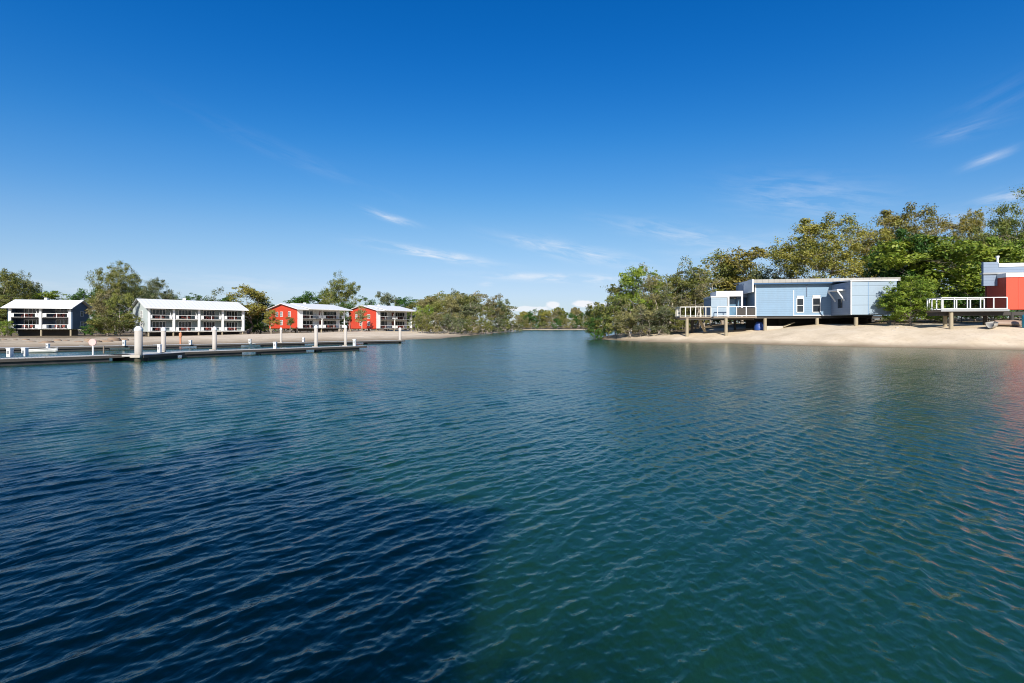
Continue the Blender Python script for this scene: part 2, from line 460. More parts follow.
b.inputs['Subsurface Radius'].default_value = (.35, .6, .6); b.inputs['Subsurface Scale'].default_value = 2.2
wme.materials.append(m)
w_o = bpy.data.objects.new('water', wme); col.objects.link(w_o); w_o['kind'] = 'structure'; w_o['label'] = 'rippled blue green lagoon water'

# ------------------------------------------------------------------ two storey veranda houses
def win(parent, x0, x1, y, z0, z1, axis, out, fm, gm, name='window', mull=1):
    """framed window: in a wall facing -y (axis 'y') or -x/+x (axis 'x'); out = direction of the wall normal"""
    f = MB(); g = MB(); fw = .09
    def bx(mb, a0, a1, c0, c1, d0, d1):
        lo, hi = sorted((y + out*d0, y + out*d1))
        if axis == 'y': mb.box(a0, a1, lo, hi, c0, c1)
        else: mb.box(lo, hi, a0, a1, c0, c1)
    bx(f, x0-fw, x0, z0-fw, z1+fw, -.02, .07); bx(f, x1, x1+fw, z0-fw, z1+fw, -.02, .07)
    bx(f, x0, x1, z1, z1+fw, -.02, .068); bx(f, x0, x1, z0-fw, z0, -.02, .068)
    n = mull
    for k in range(1, n+1):
        c = x0 + (x1-x0)*k/(n+1); bx(f, c-.04, c+.04, z0, z1, -.02, .06)
    bx(f, x0, x1, (z0+z1)/2-.03, (z0+z1)/2+.03, -.02, .058) if name == 'window' else None
    bx(g, x0, x1, z0, z1, -.02, .02)
    fo = f.build(name, fm, parent); g.build('glass', gm, fo)
    return fo

def veranda_house(name, label, F, theta, W, D, bays, zg, zf, ze, zr, wm, fm, colm, doorm, end_left=True, end_right=True,
                  side_windows=(), vd=2.0, extra_roof=False, solid_panel=True, group=None, thin=False):
    h = thing(name, label, 'house', (F[0], F[1], zg), R(theta), group)
    zf -= zg; ze -= zg; zr -= zg
    sh = (ze-zf)/2
    ym = D/2
    def rz(y): return ze + (zr-ze)*(y/ym if y < ym else (D-y)/(D-ym))
    # body
    b = MB(); b.prism_x([(vd, zf+.05), (D, zf+.05), (D, rz(D)-.12), (ym, zr-.12), (vd, rz(vd)-.12)], .16, W-.16)
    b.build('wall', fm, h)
    prof = [(0, zf), (D+.02, zf), (D+.02, ze-.14), (ym, zr-.14), (0, ze-.14)]
    if end_left: MB().prism_x(prof, 0, .14).build('end_wall', wm, h)
    if end_right: MB().prism_x(prof, W-.14, W).build('end_wall', wm, h)
    for k in (0, 1):
        z = zf + k*sh
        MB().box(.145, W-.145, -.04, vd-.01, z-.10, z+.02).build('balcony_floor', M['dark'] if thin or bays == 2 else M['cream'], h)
    # roof
    ov, oe, tk = .9, .55, .13
    sl = (zr-ze)/ym
    rf = MB()
    rf.prism_x([(-ov, ze-ov*sl), (ym, zr), (D+ov, ze-ov*sl), (D+ov, ze-ov*sl+tk), (ym, zr+tk), (-ov, ze-ov*sl+tk)], -oe, W+oe)
    r_o = rf.build('roof', M['roof_white'], h)
    MB().box(-oe+.02, W+oe-.02, -ov-.12, -ov-.003, ze-ov*sl-.06, ze-ov*sl+tk-.02).build('gutter', M['white'], r_o)
    if extra_roof:
        e = MB(); o2 = 1.9
        e.prism_x([(-o2, ze-o2*sl+.30), (ym+.5, zr+.22), (ym+.5, zr+.34), (-o2, ze-o2*sl+.44)], 2.4, W+1.1)
        e.build('upper_roof', M['roof_white'], r_o)
    v = MB(); v.box(W*.42, W*.42+.5, ym-.25, ym+.25, zr+.1, zr+.55); v.build('roof_vent', M['white'], r_o)
    if thin: MB().box(.15, 1.55, -.09, -.045, zf+.03, ze-.3).build('privacy_wall', M['white'], h)
    bw = W/bays
    cw = .16 if thin else .42
    for i in range(bays+1):
        x = min(max(i*bw, cw/2+.02), W-cw/2-.02)
        if (i == 0 and end_left) or (i == bays and end_right): x = x + (.15 if i == 0 else -.15)
        c = MB(); c.box(x-cw/2, x+cw/2, -.10, .22, zf+.021, rz(.2)-.16)
        c.build('column', colm, h)
        s = MB(); s.lathe([(.17, -.8), (.17, zf-.17)], 10, (x, .25, 0)); s.build('stilt', M['post'], h)
        s = MB(); s.lathe([(.17, -.8), (.17, zf-.17)], 10, (x, D-.6, 0)); s.build('stilt', M['post'], h)
    MB().box(.3, W-.3, vd+.3, vd+.5, .02, zf-.17).build('underfloor_shade', M['dark'], h)  # dark box that paints in the shade under the floor
    for i in range(bays):
        x0, x1 = i*bw + cw/2 + .18, (i+1)*bw - cw/2 - .05
        for k in (0, 1):
            z = zf + k*sh + .025
            rl = MB(); hr = min(.90, sh*.39)
            rl.box(x0, x1, -.06, 0, z+hr-.07, z+hr); rl.box(x0, x1, -.045, -.015, z+.07, z+.11)
            for q in range(3):
                xx = x0 + .03 + (x1-x0-.06)*q/2; rl.box(xx-.05, xx+.05, -.052, -.008, z, z+hr-.07)
            if solid_panel:
                pw = (x1-x0)*.13
                rl.box(x0+.09, x0+pw, -.045, -.015, z+.15, z+hr-.08); rl.box(x1-pw, x1-.09, -.045, -.015, z+.15, z+hr-.08)
                if k == 1: rl.bar((x1-.1, -.03, z+.1), (x1-.45, -.03, z+hr+.75), .06, .30)
            gp_ = MB(); gp_.box(x0+.1, x1-.1, -.036, -.026, z+.16, z+hr-.09)
            if not solid_panel: gp_.build('railing_glass', M['glass'], h)
            fu = MB()
            for fx in (.36, .62):
                cx_ = x0 + (x1-x0)*fx
                fu.box(cx_-.25, cx_+.25, .6, 1.1, z+.38, z+.45); fu.box(cx_-.25, cx_+.25, 1.04, 1.1, z+.45, z+.85)
                for lx in (-.23, .19):
                    for ly in (.62, 1.02): fu.box(cx_+lx, cx_+lx+.05, ly, ly+.05, z, z+.38)
            fu.box(x0+(x1-x0)*.44, x0+(x1-x0)*.54, .6, 1.0, z+.55, z+.6); fu.box(x0+(x1-x0)*.48, x0+(x1-x0)*.5, .76, .84, z, z+.55)
            fu.build('balcony_furniture', M['darkred'], h)
            rl.build('railing', M['white'], h)
            d = win(h, x0+(x1-x0)*.26, x0+(x1-x0)*.82, vd+.0, z+.05, z+sh*.80, 'y', -1, M['white'], M['glass'], 'door', 3)
            if doorm:
                p = MB(); p.box(x0+(x1-x0)*.05, x0+(x1-x0)*.2, vd-.05, vd+.02, z+.02, z+sh*.8); p.build('door_panel', doorm, h)
            # table and chairs read as dark low shapes on the balconies
    for (side, y0, y1, z0, z1) in side_windows:
        xw = 0 if side == 'l' else W
        win(h, y0, y1, xw, zf+z0, zf+z1, 'x', -1 if side == 'l' else 1, M['white'], M['glass'])
    return h

sw_l = [('l', 2.6, 3.5, 3.0, 4.1), ('l', 6.0, 6.9, 3.0, 4.1), ('l', 8.0, 8.9, 3.0, 4.1), ('l', 6.0, 6.9, .9, 2.0), ('l', 2.6, 3.5, .9, 2.0)]
veranda_house('veranda_house', 'dark navy two storey house with white roof at the far left bank', (-101.2, 97.2), 15, 10.8, 5.8, 2,
              .30, 1.78, 6.42, 7.75, M['navy_end_lit'], M['navy'], M['white'], None, side_windows=[('r', 2.9, 3.7, 2.75, 3.7), ('r', 2.9, 3.7, .5, 1.5)], group='two storey houses on the left bank')
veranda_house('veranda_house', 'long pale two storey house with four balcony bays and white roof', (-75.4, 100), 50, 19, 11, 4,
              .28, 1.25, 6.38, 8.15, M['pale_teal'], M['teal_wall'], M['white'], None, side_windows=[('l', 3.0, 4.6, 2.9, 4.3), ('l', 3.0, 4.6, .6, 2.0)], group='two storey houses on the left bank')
veranda_house('veranda_house', 'red gabled two storey house, the nearer one with three shrubs at its gable', (-52.4, 118), 57, 14, 12, 2,
              1.2, 1.85, 6.68, 8.0, M['red'], M['white'], M['white'], M['darkred'], True, False, sw_l, extra_roof=True, thin=True, group='two storey houses on the left bank')
veranda_house('veranda_house', 'red gabled two storey house farthest right along the left bank', (-39.3, 140), 57, 14.5, 12, 2,
              1.4, 1.75, 7.12, 8.5, M['red'], M['white'], M['white'], M['darkred'], True, False, sw_l, extra_roof=True, thin=True, group='two storey houses on the left bank')

# ------------------------------------------------------------------ blue stilt house (right bank)
bh = thing('stilt_house', 'long light blue house on stilts with timber deck above the beach', 'house', (35.15, 70.0, 0), R(-10))
def hp(px, y_loc=0.0):
    """local x of the image column px on the plane y = y_loc of the blue house"""
    c, s = math.cos(R(-10)), math.sin(R(-10)); k = (px-512)/F_PX
    # (35.15 + c x - s y) = k (70 + s x + c y)
    return (k*(70 + c*y_loc) - 35.15 + s*y_loc) / (c - k*s)
ZF = 3.78
MB().box(0, hp(894), 0, 9, ZF, 8.45).build('wall', M['blue'], bh)
MB().box(-.06, .10, -.05, .02, ZF, 8.4).build('corner_trim', M['white'], bh)
xt = hp(793.5); MB().box(xt-.06, xt+.06, -.045, .02, ZF, 7.4).build('wall_trim', M['white'], bh)
MB().box(xt+.06, hp(831), -.04, .015, ZF+.02, ZF+.14).build('base_trim', M['white'], bh)
for p0, p1, t0, t1 in ((797, 803.2, 6.55, 4.35), (812.8, 819.8, 6.6, 4.35)):
    w_ = win(bh, hp(p0), hp(p1), 0, t1, t0-.35, 'y', -1, M['white'], M['glass'], 'window', 0)
    MB().box(hp(p0)-.05, hp(p1)+.05, -.06, -.021, t0-.30, t0+.1).build('blind_box', M['curtain'], w_)
xp = hp(806.5); MB().tube([(xp, -.09, 8.4), (xp, -.09, 6.6)], [.06, .06], 8).build('downpipe', M['slate'], bh)
rf = MB(); rf.prism_x([(-.75, 8.5), (9.6, 9.2), (9.6, 9.35), (-.75, 9.0)], -.45, hp(894)+.4); rfo = rf.build('roof', M['roof_grey'], bh)
MB().box(-.40, hp(894), -.70, -.20, 8.30, 8.52).build('eave_shade', M['blue_dark'], rfo)  # dark strip painting the roof edge's shadow along the wall top
MB().box(-.62, -.46, -.8, 6, 7.2, 9.05).build('bargeboard', M['white'], rfo)
# projecting bay
bx0 = hp(831) + .02; by = -5.4; bx1 = bx0 + 5.3
MB().box(bx0, bx1, by, -.003, ZF+.03, 8.1).build('bay', [M['blue_pale']], bh)
MB().box(bx0-.012, bx0-.002, by+.05, -.05, ZF+.05, 8.05).build('bay_side_shade', M['slate'], bh)  # slate sheet colours this side darker, as it faces away from the sun
rb = MB(); rb.prism_x([(by-.12, 8.12), (-.76, 8.45), (-.76, 8.55), (by-.12, 8.28)], bx0-.1, bx1+.1); rb.build('bay_roof', M['white'], bh)
MB().box(bx0-.05, bx0+.08, by-.05, by-.004, ZF+.03, 8.1).build('corner_trim', M['white'], bh)
MB().box(bx0+2.0, bx0+2.05, by-.03, by-.002, ZF+.03, 8.1).build('wall_trim', M['blue_mid'], bh)
MB().box(bx0-.05, bx0-.002, -3.2, -2.0, ZF+1.0, ZF+2.2).build('window', M['glass'], bh)
aw = MB(); aw.prism_x([(-4.0, 7.05), (-1.2, 7.05), (-1.2, 7.25), (-4.0, 7.25)], bx0-1.0, bx0-.003)
aw.build('awning', M['white'], bh)
for yy in (-3.9, -1.4):
    MB().bar((bx0-.95, yy, 7.03), (bx0-.05, yy, 5.7), .14, .14).build('awning_strut', M['white'], bh)
# decks
d0, d1 = hp(712), 0.0
MB().box(d0, -.07, -1.0, 5.5, ZF-.30, ZF-.05).build('deck', M['timber'], bh)
e0 = hp(680, 0.0)
MB().box(e0, d0-.004, .2, 4.5, ZF-.28, ZF-.06).build('deck', M['timber'], bh)
MB().box(e0, -.07, .4, .6, ZF-.55, ZF-.303).build('deck_beam', M['dark'], bh)
MB().box(.01, hp(894), .15, 8.8, ZF-.35, ZF-.002).build('floor_frame', M['dark'], bh)
def rail(parent, pts, z, hgt, n_each, mat, w=.09, name='railing', infill=None):
    r = MB()
    for (p, q), n in zip(zip(pts[:-1], pts[1:]), n_each):
        r.bar((*p, z+hgt), (*q, z+hgt), w*1.3, w)
        r.bar((*p, z+.12), (*q, z+.12), w*.6, w*.7)
        for i in range(n+1):
            t_ = i/n; x = p[0]+(q[0]-p[0])*t_; y = p[1]+(q[1]-p[1])*t_
            r.box(x-w/2, x+w/2, y-w/2, y+w/2, z-.04, z+hgt-w/2)
    return r.build(name, mat, parent)
rail(bh, [(e0+.1, 4.4), (e0+.1, .25), (d0-.1, .25)], ZF-.06, 1.45, (3, 6), M['cream'], .12)
xa = hp(717.5, -.95)
rail(bh, [(xa, -.92), (-.2, -.92)], ZF-.05, 1.4, (4,), M['white'], .11)
dk = MB(); dk.box(hp(735), -.25, -.90, -.87, ZF+.05, ZF+1.2); dk.build('railing_screen', M['dark'], bh)
cabin = MB(); cabin.box(d0-.05, hp(727, .3), .3, 5.2, ZF-.4, 6.55); cabin.build('cabin_wall', M['blue_pale'], bh)
MB().box(d0-.12, hp(727, .3)+.05, .22, 5.3, 6.552, 6.75).build('cabin_cap', M['white'], bh)
MB().box(hp(716.5, 1.5), hp(743, 1.5), 1.5, 5.6, 6.76, 7.55).build('pavilion_roof', M['white'], bh)
for px in (728.2, 741.8):
    x = hp(px, 1.6); MB().box(x-.12, x+.12, 1.45, 1.68, ZF-.048, 6.757).build('pavilion_column', M['white'], bh)
gw = MB(); gw.box(hp(729, 3.2), hp(741, 3.2), 3.2, 3.3, ZF-.04, 6.5); gw.build('sliding_door', M['glass_blue'], bh)
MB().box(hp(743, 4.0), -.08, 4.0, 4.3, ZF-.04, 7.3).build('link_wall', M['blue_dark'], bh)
MB().box(hp(742.5, 3.5), hp(751, 3.5), 3.5, 7, 6.7, 8.75).build('upper_wall', M['slate'], bh)
for px, yl in ((687, .35), (726, -.8), (765, .25), (817, .3), (856, by+.5), (889, by+.5)):
    x = hp(px, yl); wp = bh.location + Matrix.Rotation(R(-10), 3, 'Z') @ Vector((x, yl, 0))
    g = gz(wp.x, wp.y)
    MB().lathe([(.24, g-.6), (.22, ZF-.31)], 12, (x, yl, 0)).build('stilt', M['post'], bh)
for px, yl in ((692, 4.0), (735, 5.0), (780, 5), (800, 8), (830, 5), (760, 8), (870, 5)):
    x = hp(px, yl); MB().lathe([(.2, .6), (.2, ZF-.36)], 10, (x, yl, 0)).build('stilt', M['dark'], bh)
MB().box(.5, hp(900), 6.2, 6.35, 1.2, ZF-.36).build('underfloor_shade', M['dark'], bh)  # dark sheet standing in for the shade deep below the house
MB().bar((hp(699, 2), 2, ZF-.3), (hp(706, 2), 2.6, 1.5), .5, .12).build('stair_stringer', M['post'], bh)

# ------------------------------------------------------------------ red stilt house (right edge)
RX, RY, RA = 55.1, 54.0, -10
rh = thing('stilt_house', 'red house on stilts with white railed deck at the right edge', 'house', (RX, RY, 0), R(RA))
def hr_(px, y_loc=0.0):
    c, s = math.cos(R(RA)), math.sin(R(RA)); k = (px-512)/F_PX
    return (k*(RY + c*y_loc) - RX + s*y_loc) / (c - k*s)
RF = 4.25
MB().box(0, 9, 0, 2.75, RF-.1, 7.75).build('wall', M['red2'], rh)
MB().box(-.08, 9.1, -.08, 2.9, 7.752, 8.2).build('parapet', M['white'], rh)
xl = hr_(981.5, 1.5)
MB().box(xl, .9, 1.2, 1.5, 6.9, 8.2).build('lower_fascia', M['slate'], rh)
MB().box(xl-.12, 9, 1.05, 1.6, 8.205, 8.40).build('ledge', M['metal'], rh)
up = MB(); up.prism_x([(1.2, 8.402), (1.5, 8.402), (1.5, 9.65), (1.2, 9.6)], xl, hr_(997, 1.4)); up.build('upper_fascia', M['slate'], rh)
MB().box(hr_(997, 1.4)+.01, 9, 1.25, 2.6, 8.402, 9.05).build('upper_fascia', M['slate'], rh)
MB().box(hr_(997, 1.4)+.01, 9.2, 1.15, 2.7, 9.052, 9.45).build('roof', M['white'], rh)
fl = MB(); fl.lathe([(.11, 9.4), (.11, 10.19), (.16, 10.2), (.16, 10.4)], 12, (hr_(997.5, 2.0), 2.0, 0)); fl.build('flue', M['white'], rh)
MB().box(hr_(986, 2.9), -.02, 2.8, 3.0, RF-.05, 7.9).build('back_wall', M['darkred'], rh)  # dark red paints in the shadow of the recess below the overhang
q0 = hr_(941, -.4)
MB().box(q0, -.01, -.4, 2.2, RF-.34, RF-.10).build('deck', M['timber'], rh)
MB().box(q0-.02, -.02, -.47, -.402, RF-.30, RF-.05).build('deck_edge', M['metal'], rh)
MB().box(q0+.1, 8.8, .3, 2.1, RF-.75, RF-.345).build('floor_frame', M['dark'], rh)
rail(rh, [(q0+.1, 2.1), (q0+.1, -.3), (-.15, -.3)], RF-.10, 1.35, (3, 5), M['white'], .085)
rail(rh, [(q0+.3, 2.1), (hr_(984, 2.1), 2.1)], RF-.10, 1.3, (4,), M['white'], .11)
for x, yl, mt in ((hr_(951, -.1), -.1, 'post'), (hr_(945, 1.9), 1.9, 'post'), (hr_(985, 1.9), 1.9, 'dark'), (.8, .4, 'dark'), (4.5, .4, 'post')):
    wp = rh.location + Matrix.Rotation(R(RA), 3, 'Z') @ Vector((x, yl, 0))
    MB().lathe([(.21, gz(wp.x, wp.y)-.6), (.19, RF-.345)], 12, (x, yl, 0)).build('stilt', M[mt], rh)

# things lying under the houses
def hull(name, label, loc, rz, L_, W_, H_, mat, flip=False, cat='boat', group=None):
    th = thing(name, label, cat, loc, rz, group)
    n = 13; mb = MB(); rings = []
    for i in range(n):
        t_ = i/(n-1); x = (t_-.5)*L_
        w = W_/2*(1-abs(2*t_-.9)**2.6 if t_ > .45 else (1-.30*(1-t_/.45)**2)); w = max(w, .03)
        sheer = H_*(.82 + .30*t_**2)
        keel = H_*.35*max(0, t_-.72)/.28
        rings.append([(x, -w, sheer), (x, -w*.86, sheer*.5+keel*.4), (x, -w*.42, .06+keel), (x, 0, keel), (x, w*.42, .06+keel), (x, w*.86, sheer*.5+keel*.4), (x, w, sheer)])
    vs = [p for r_ in rings for p in r_]
    if flip: vs = [(x, y, H_*1.1-z) for x, y, z in vs]
    fs = []
    for i in range(n-1):
        for k in range(6):
            fs.append((i*7+k, i*7+k+1, (i+1)*7+k+1, (i+1)*7+k))
    fs.append(tuple(range(7)))
    mb.add(vs, fs)
    o = mb.build('hull', mat, th, smooth=True)
    so = o.modifiers.new('thick', 'SOLIDIFY'); so.thickness = .04
    rl = MB()
    for side in (0, 6):
        pts = [vs[i*7+side] for i in range(n)]
        rl.tube(pts, [.035]*n, 6)
    rl.build('gunwale', mat, th)
    for t_ in (.3, .58):
        i = int(t_*(n-1)); a, c_ = vs[i*7+1], vs[i*7+5]
        s = MB(); s.box(a[0]-.12, a[0]+.12, a[1]+.02, c_[1]-.02, a[2]+.02, a[2]+.07); s.build('thwart', M['timber'], th)
    return th
x, y = ax(1002, 53.5), 53.5
hull('dinghy', 'upturned dull brown dinghy on the sand under the red house', (x+1.1, y+.3, gz(x+1, y)+.02), R(-12), 2.9, 1.2, .62, M['hull_brown'], True)
x, y = ax(992, 53.2), 53.2
hull('dinghy', 'small dull grey dinghy beside the brown upturned one under the red house', (x, y, gz(x, y)-.02), R(35), 1.9, 1.0, .7, M['hull_dull'])
x, y = ax(1024, 52), 52
dr = thing('water_barrel', 'teal plastic barrel standing under the red house', 'barrel', (x+.35, y, gz(x, y)-.02))
MB().lathe([(.36, 0), (.40, .08), (.42, .45), (.43, .5), (.42, .55), (.42, .95), (.43, 1.0), (.42, 1.05), (.40, 1.38), (.36, 1.42)], 18).build('drum', M['teal'], dr, smooth=True)
MB().lathe([(.34, 1.42), (.34, 1.45), (.10, 1.46), (.10, 1.52)], 16).build('lid', M['teal'], dr)
x, y = ax(759, 71.5), 71.5
def heap(name, label, cat, loc, sx_, sy_, sz_, mat, seed):
    r_ = np.random.default_rng(seed); n, k = 14, 9; mb = MB(); vs = []; fs = []
    for j in range(k):
        for i in range(n):
            a = 2*PI*i/n; rad = math.cos(j/(k-1)*PI/2)**.6*(1 + r_.uniform(-.12, .12)); z = math.sin(j/(k-1)*PI/2)**.8
            vs.append((sx_*rad*math.cos(a), sy_*rad*math.sin(a), sz_*z*(1+r_.uniform(-.08, .08)) - .05))
    for j in range(k-1):
        for i in range(n): fs.append((j*n+i, j*n+(i+1)%n, (j+1)*n+(i+1)%n, (j+1)*n+i))
    mb.add(vs, fs); o = mb.build(name, mat, None, smooth=True); o.location = loc
    return tag(o, label, cat)
heap('tarp_bundle', 'deep blue covered heap in the shade under the blue house', 'tarp', (x, y, gz(x, y)), .65, .6, 1.25, M['tarp'], 3)
x, y = ax(772, 71), 71
sl_ = thing('concrete_ramp', 'pale low concrete slab with a ramp plank under the blue house', 'slab', (x, y, gz(x, y)), R(-10))
MB().box(-1.2, 1.3, -.5, .9, -.3, .42).build('slab', M['concrete'], sl_, bevel=.03)
MB().bar((1.2, 0, .2), (3.0, .4, .95), .8, .09).build('plank', M['post'], sl_)

M['rock'] = paint('brown_rock', (.30,.21,.14), .9, .6, scale=4)
rr_ = np.random.default_rng(77)
for i in range(16):
    px = -4 + i*9 + rr_.uniform(-3, 3); Y = 60 + rr_.uniform(-2, 9) + (4 if i < 4 else 0)
    x = ax(px, Y); s1 = rr_.uniform(.35, .9)
    o = heap('bank_rock', 'brown rock on the left bank below the navy house and trees', 'rock', (x, Y, gz(x, Y)-.06), s1, s1*.7, s1*rr_.uniform(.4, .7), M['rock'], 200+i)
    o['group'] = 'rocks on the left bank'; o.rotation_euler.z = rr_.uniform(0, 6)
for i in range(7):
    px = 892 + i*2.6 + rr_.uniform(-1, 1); Y = 57.5 + rr_.uniform(-1.5, 1.5)
    x = ax(px, Y); s1 = rr_.uniform(.12, .25)
    o = heap('beach_stone', 'small pale stone lying on the sand right of the blue house', 'stone', (x, Y, gz(x, Y)-.02), s1, s1*.7, s1*.6, M['concrete'], 300+i)
    o['group'] = 'small stones on the right beach'
# ------------------------------------------------------------------ floating docks, piles, pedestals
def dock(label, p, q, w, gap=5.5):
    p = Vector((*p, 0)); q = Vector((*q, 0)); d = q-p; L_ = d.length
    o = thing('floating_dock', label, 'dock', p, math.atan2(d.y, d.x), 'floating docks of the small marina')
    n = max(1, int(round(L_/gap)))
    dk = MB()
    for i in range(n):
        dk.box(L_*i/n+.02, L_*(i+1)/n-.02, -w/2, w/2, .30, .40)
    dk.build('deck', M['deckgrey'], o)
    ed = MB()
    for s_ in (-1, 1): ed.box(0, L_, s_*w/2 + (-.075 if s_ < 0 else .004), s_*w/2 + (-.004 if s_ < 0 else .075), .22, .385)
    ed.build('fender_strip', M['dark'], o)
    for i in range(n):
        f = MB(); a, c = L_*(i+.14)/n, L_*(i+.86)/n
        f.box(a, c, -w/2+.06, w/2-.06, -.3, .297); f.build('float', M['float'], o)
        k_ = MB(); xc = L_*(i+.5)/n
        k_.box(xc-.05, xc+.05, -w/2+.10, -w/2+.16, .402, .46); k_.bar((xc-.17, -w/2+.13, .475), (xc+.17, -w/2+.13, .475), .04, .035); k_.build('cleat', M['metal'], o)
    return o
def dpt(px, py, z=.4):
    Y = (CAM_H-z)*F_PX/(py-HORIZON); return (ax(px, Y), Y)
A0 = dpt(-60, 360.5); A1 = dpt(130, 354.2); A2 = dpt(172, 352); A3 = dpt(363, 345.6)
dock('near floating dock running off the left edge of the photo', A0, A1, 1.25)
dock('long thin floating dock in front of the white and red houses', (A2[0]+.02, A2[1]+.02), A3, 1.2)
fb = dpt(141, 356.5); 
dock('short wide dock section joining at the big pile', (A1[0]+.3, A1[1]-.9), (A2[0]-.25, A2[1]-.2), 2.6, 3)
dock('inner walkway dock close to the beach at left', dpt(-50, 348.6), dpt(248, 343.3), 1.4)
dock('inner walkway dock close to the beach before the red houses', (dpt(250, 343.2)[0]+.3, dpt(250, 343.2)[1]+.2), dpt(402, 340.1), 1.4)

def pile(label, px, Y, top, r=.2):
    o = thing('dock_pile', label, 'pile', (ax(px, Y), Y, 0), 0, 'white capped piles of the marina')
    zt = az(top, Y)
    r *= .9
    MB().lathe([(r, -1), (r, zt-.30)], 18).build('shaft', M['pile'], o, smooth=True)
    MB().lathe([(r+.015, zt-.30), (r+.015, zt-.20), (r*.65, zt-.04), (.04, zt)], 18).build('cap', M['white'], o)
    MB().box(-r-.10, r+.10, -r-.10, -r-.02, .26, .44).build('guide', M['concrete'], o)
    return o
pile('thickest and nearest white pile at the dock corner', 138.5, A1[1]-1.1, 326, .235)
pile('white pile just right of the thickest pile', 163.5, A2[1]+.9, 327, .17)
pile('white pile on the long dock before the right bays of the pale house', 214.5, 38.4, 326.5, .175)
pile('slender white pile in front of the red gable', 281, dpt(281, 342.6)[1], 327.5, .14)
pile('white pile on the long dock before the nearer red veranda', 316, 44.2, 325, .18)
pile('white pile near the end of the long dock', 345.5, 47.2, 325, .16)
pile('pale pile alone in front of the farthest red house', 400, 66.5, 327.5, .2)

def pedestal(label, px, top, base, w_px, z=.4):
    Y = (CAM_H-z)*F_PX/(base-HORIZON); w = w_px*Y/F_PX/2; hgt = az(top, Y) - z
    o = thing('dock_pedestal', label, 'pedestal', (ax(px, Y), Y, z), 0, 'white service pedestals on the docks')
    MB().box(-w, w, -w, w, 0, hgt*.86).build('body', M['white'], o, bevel=.02)
    MB().box(-w-.02, w+.02, -w-.02, w+.02, hgt*.862, hgt).build('cap', M['white'], o, bevel=.02)
    MB().box(-w*.6, w*.6, -w-.012, -w-.002, hgt*.35, hgt*.7).build('hatch', M['metal'], o)
pedestal('white pedestal nearest the left edge of the near dock', 10, 347.8, 357.2, 3.8)
pedestal('white pedestal second from the left edge on the near dock', 25, 347.6, 356.4, 3.8)
pedestal('small white pedestal on the inner dock under the navy house', 48, 343.6, 348, 2.4)
pedestal('small white pedestal on the inner dock left of the thickest pile', 124.3, 340, 345.8, 2.2)
pedestal('white pedestal on the wide dock section beside the pile', 159.6, 344.3, 352.4, 2.8)
pedestal('small white pedestal on the inner dock before the pale house', 190.5, 340, 344.6, 2.2)
pedestal('small white pedestal on the inner dock before the right end of the pale house', 250, 339, 343.5, 2.0)
pedestal('white pedestal on the long dock below the olive tree', 275, 341.8, 348.6, 2.6)
pedestal('small white pedestal on the inner dock before the nearer red house', 303.5, 337.6, 341.8, 2.0)
pedestal('white pedestal at the outer end of the long dock', 354.5, 339, 346, 2.6)

Y = dpt(93, 354.8)[1]; s_o = thing('dock_sign', 'round pale pink sign on a white post on the near dock', 'sign', (ax(93, Y), Y, .4))
zs = az(338.8, Y)-.4; rs = 3.6*Y/F_PX
MB().tube([(0, 0, 0), (0, 0, zs-rs*1.2)], [.05, .05], 10).build('post', M['white'], s_o)
sg = MB(); n = 22
pts = [(rs*math.cos(2*PI*i/n)*1.02, zs-rs*.95+rs*.95*math.sin(2*PI*i/n)) for i in range(n)]
sg.add([(x, -.06, z) for x, z in pts] + [(x, 0.0, z) for x, z in pts], [tuple(range(n)), tuple(range(n, 2*n))[::-1]] + [(i, n+i, n+(i+1)%n, (i+1)%n) for i in range(n)])
sg.build('sign_board', M['pink'], s_o)
Y = dpt(100, 353.5)[1]; p_o = MB().tube([(0, 0, 0), (0, 0, az(346, Y)-.4)], [.05, .045], 8).build('dock_post', M['timber'], None); p_o.location = (ax(100, Y), Y+.3, .39)
tag(p_o, 'short dark post on the near dock beside the pink sign', 'post')
xo, yo = ax(180.5, 58.5), 58.5
p_o = MB().lathe([(.10, -.6), (.10, .95), (.16, 1.0), (.16, 1.45), (.05, 1.55)], 12).build('marker_post', M['orange'], None); p_o.location = (xo, yo, max(0, gz(xo, yo))); tag(p_o, 'stubby orange marker post at the water edge before the pale house', 'post')
Y = 36.5
hull('dinghy', 'low white dinghy moored between the two docks at left', (ax(42, 41.5), 41.5, -.08), R(12), 2.3, 1.0, .42, M['hull_white'])

# ------------------------------------------------------------------ trees
def fib_dirs(r, n):
    d = r.normal(size=(n, 3)); return d/np.linalg.norm(d, axis=1)[:, None]

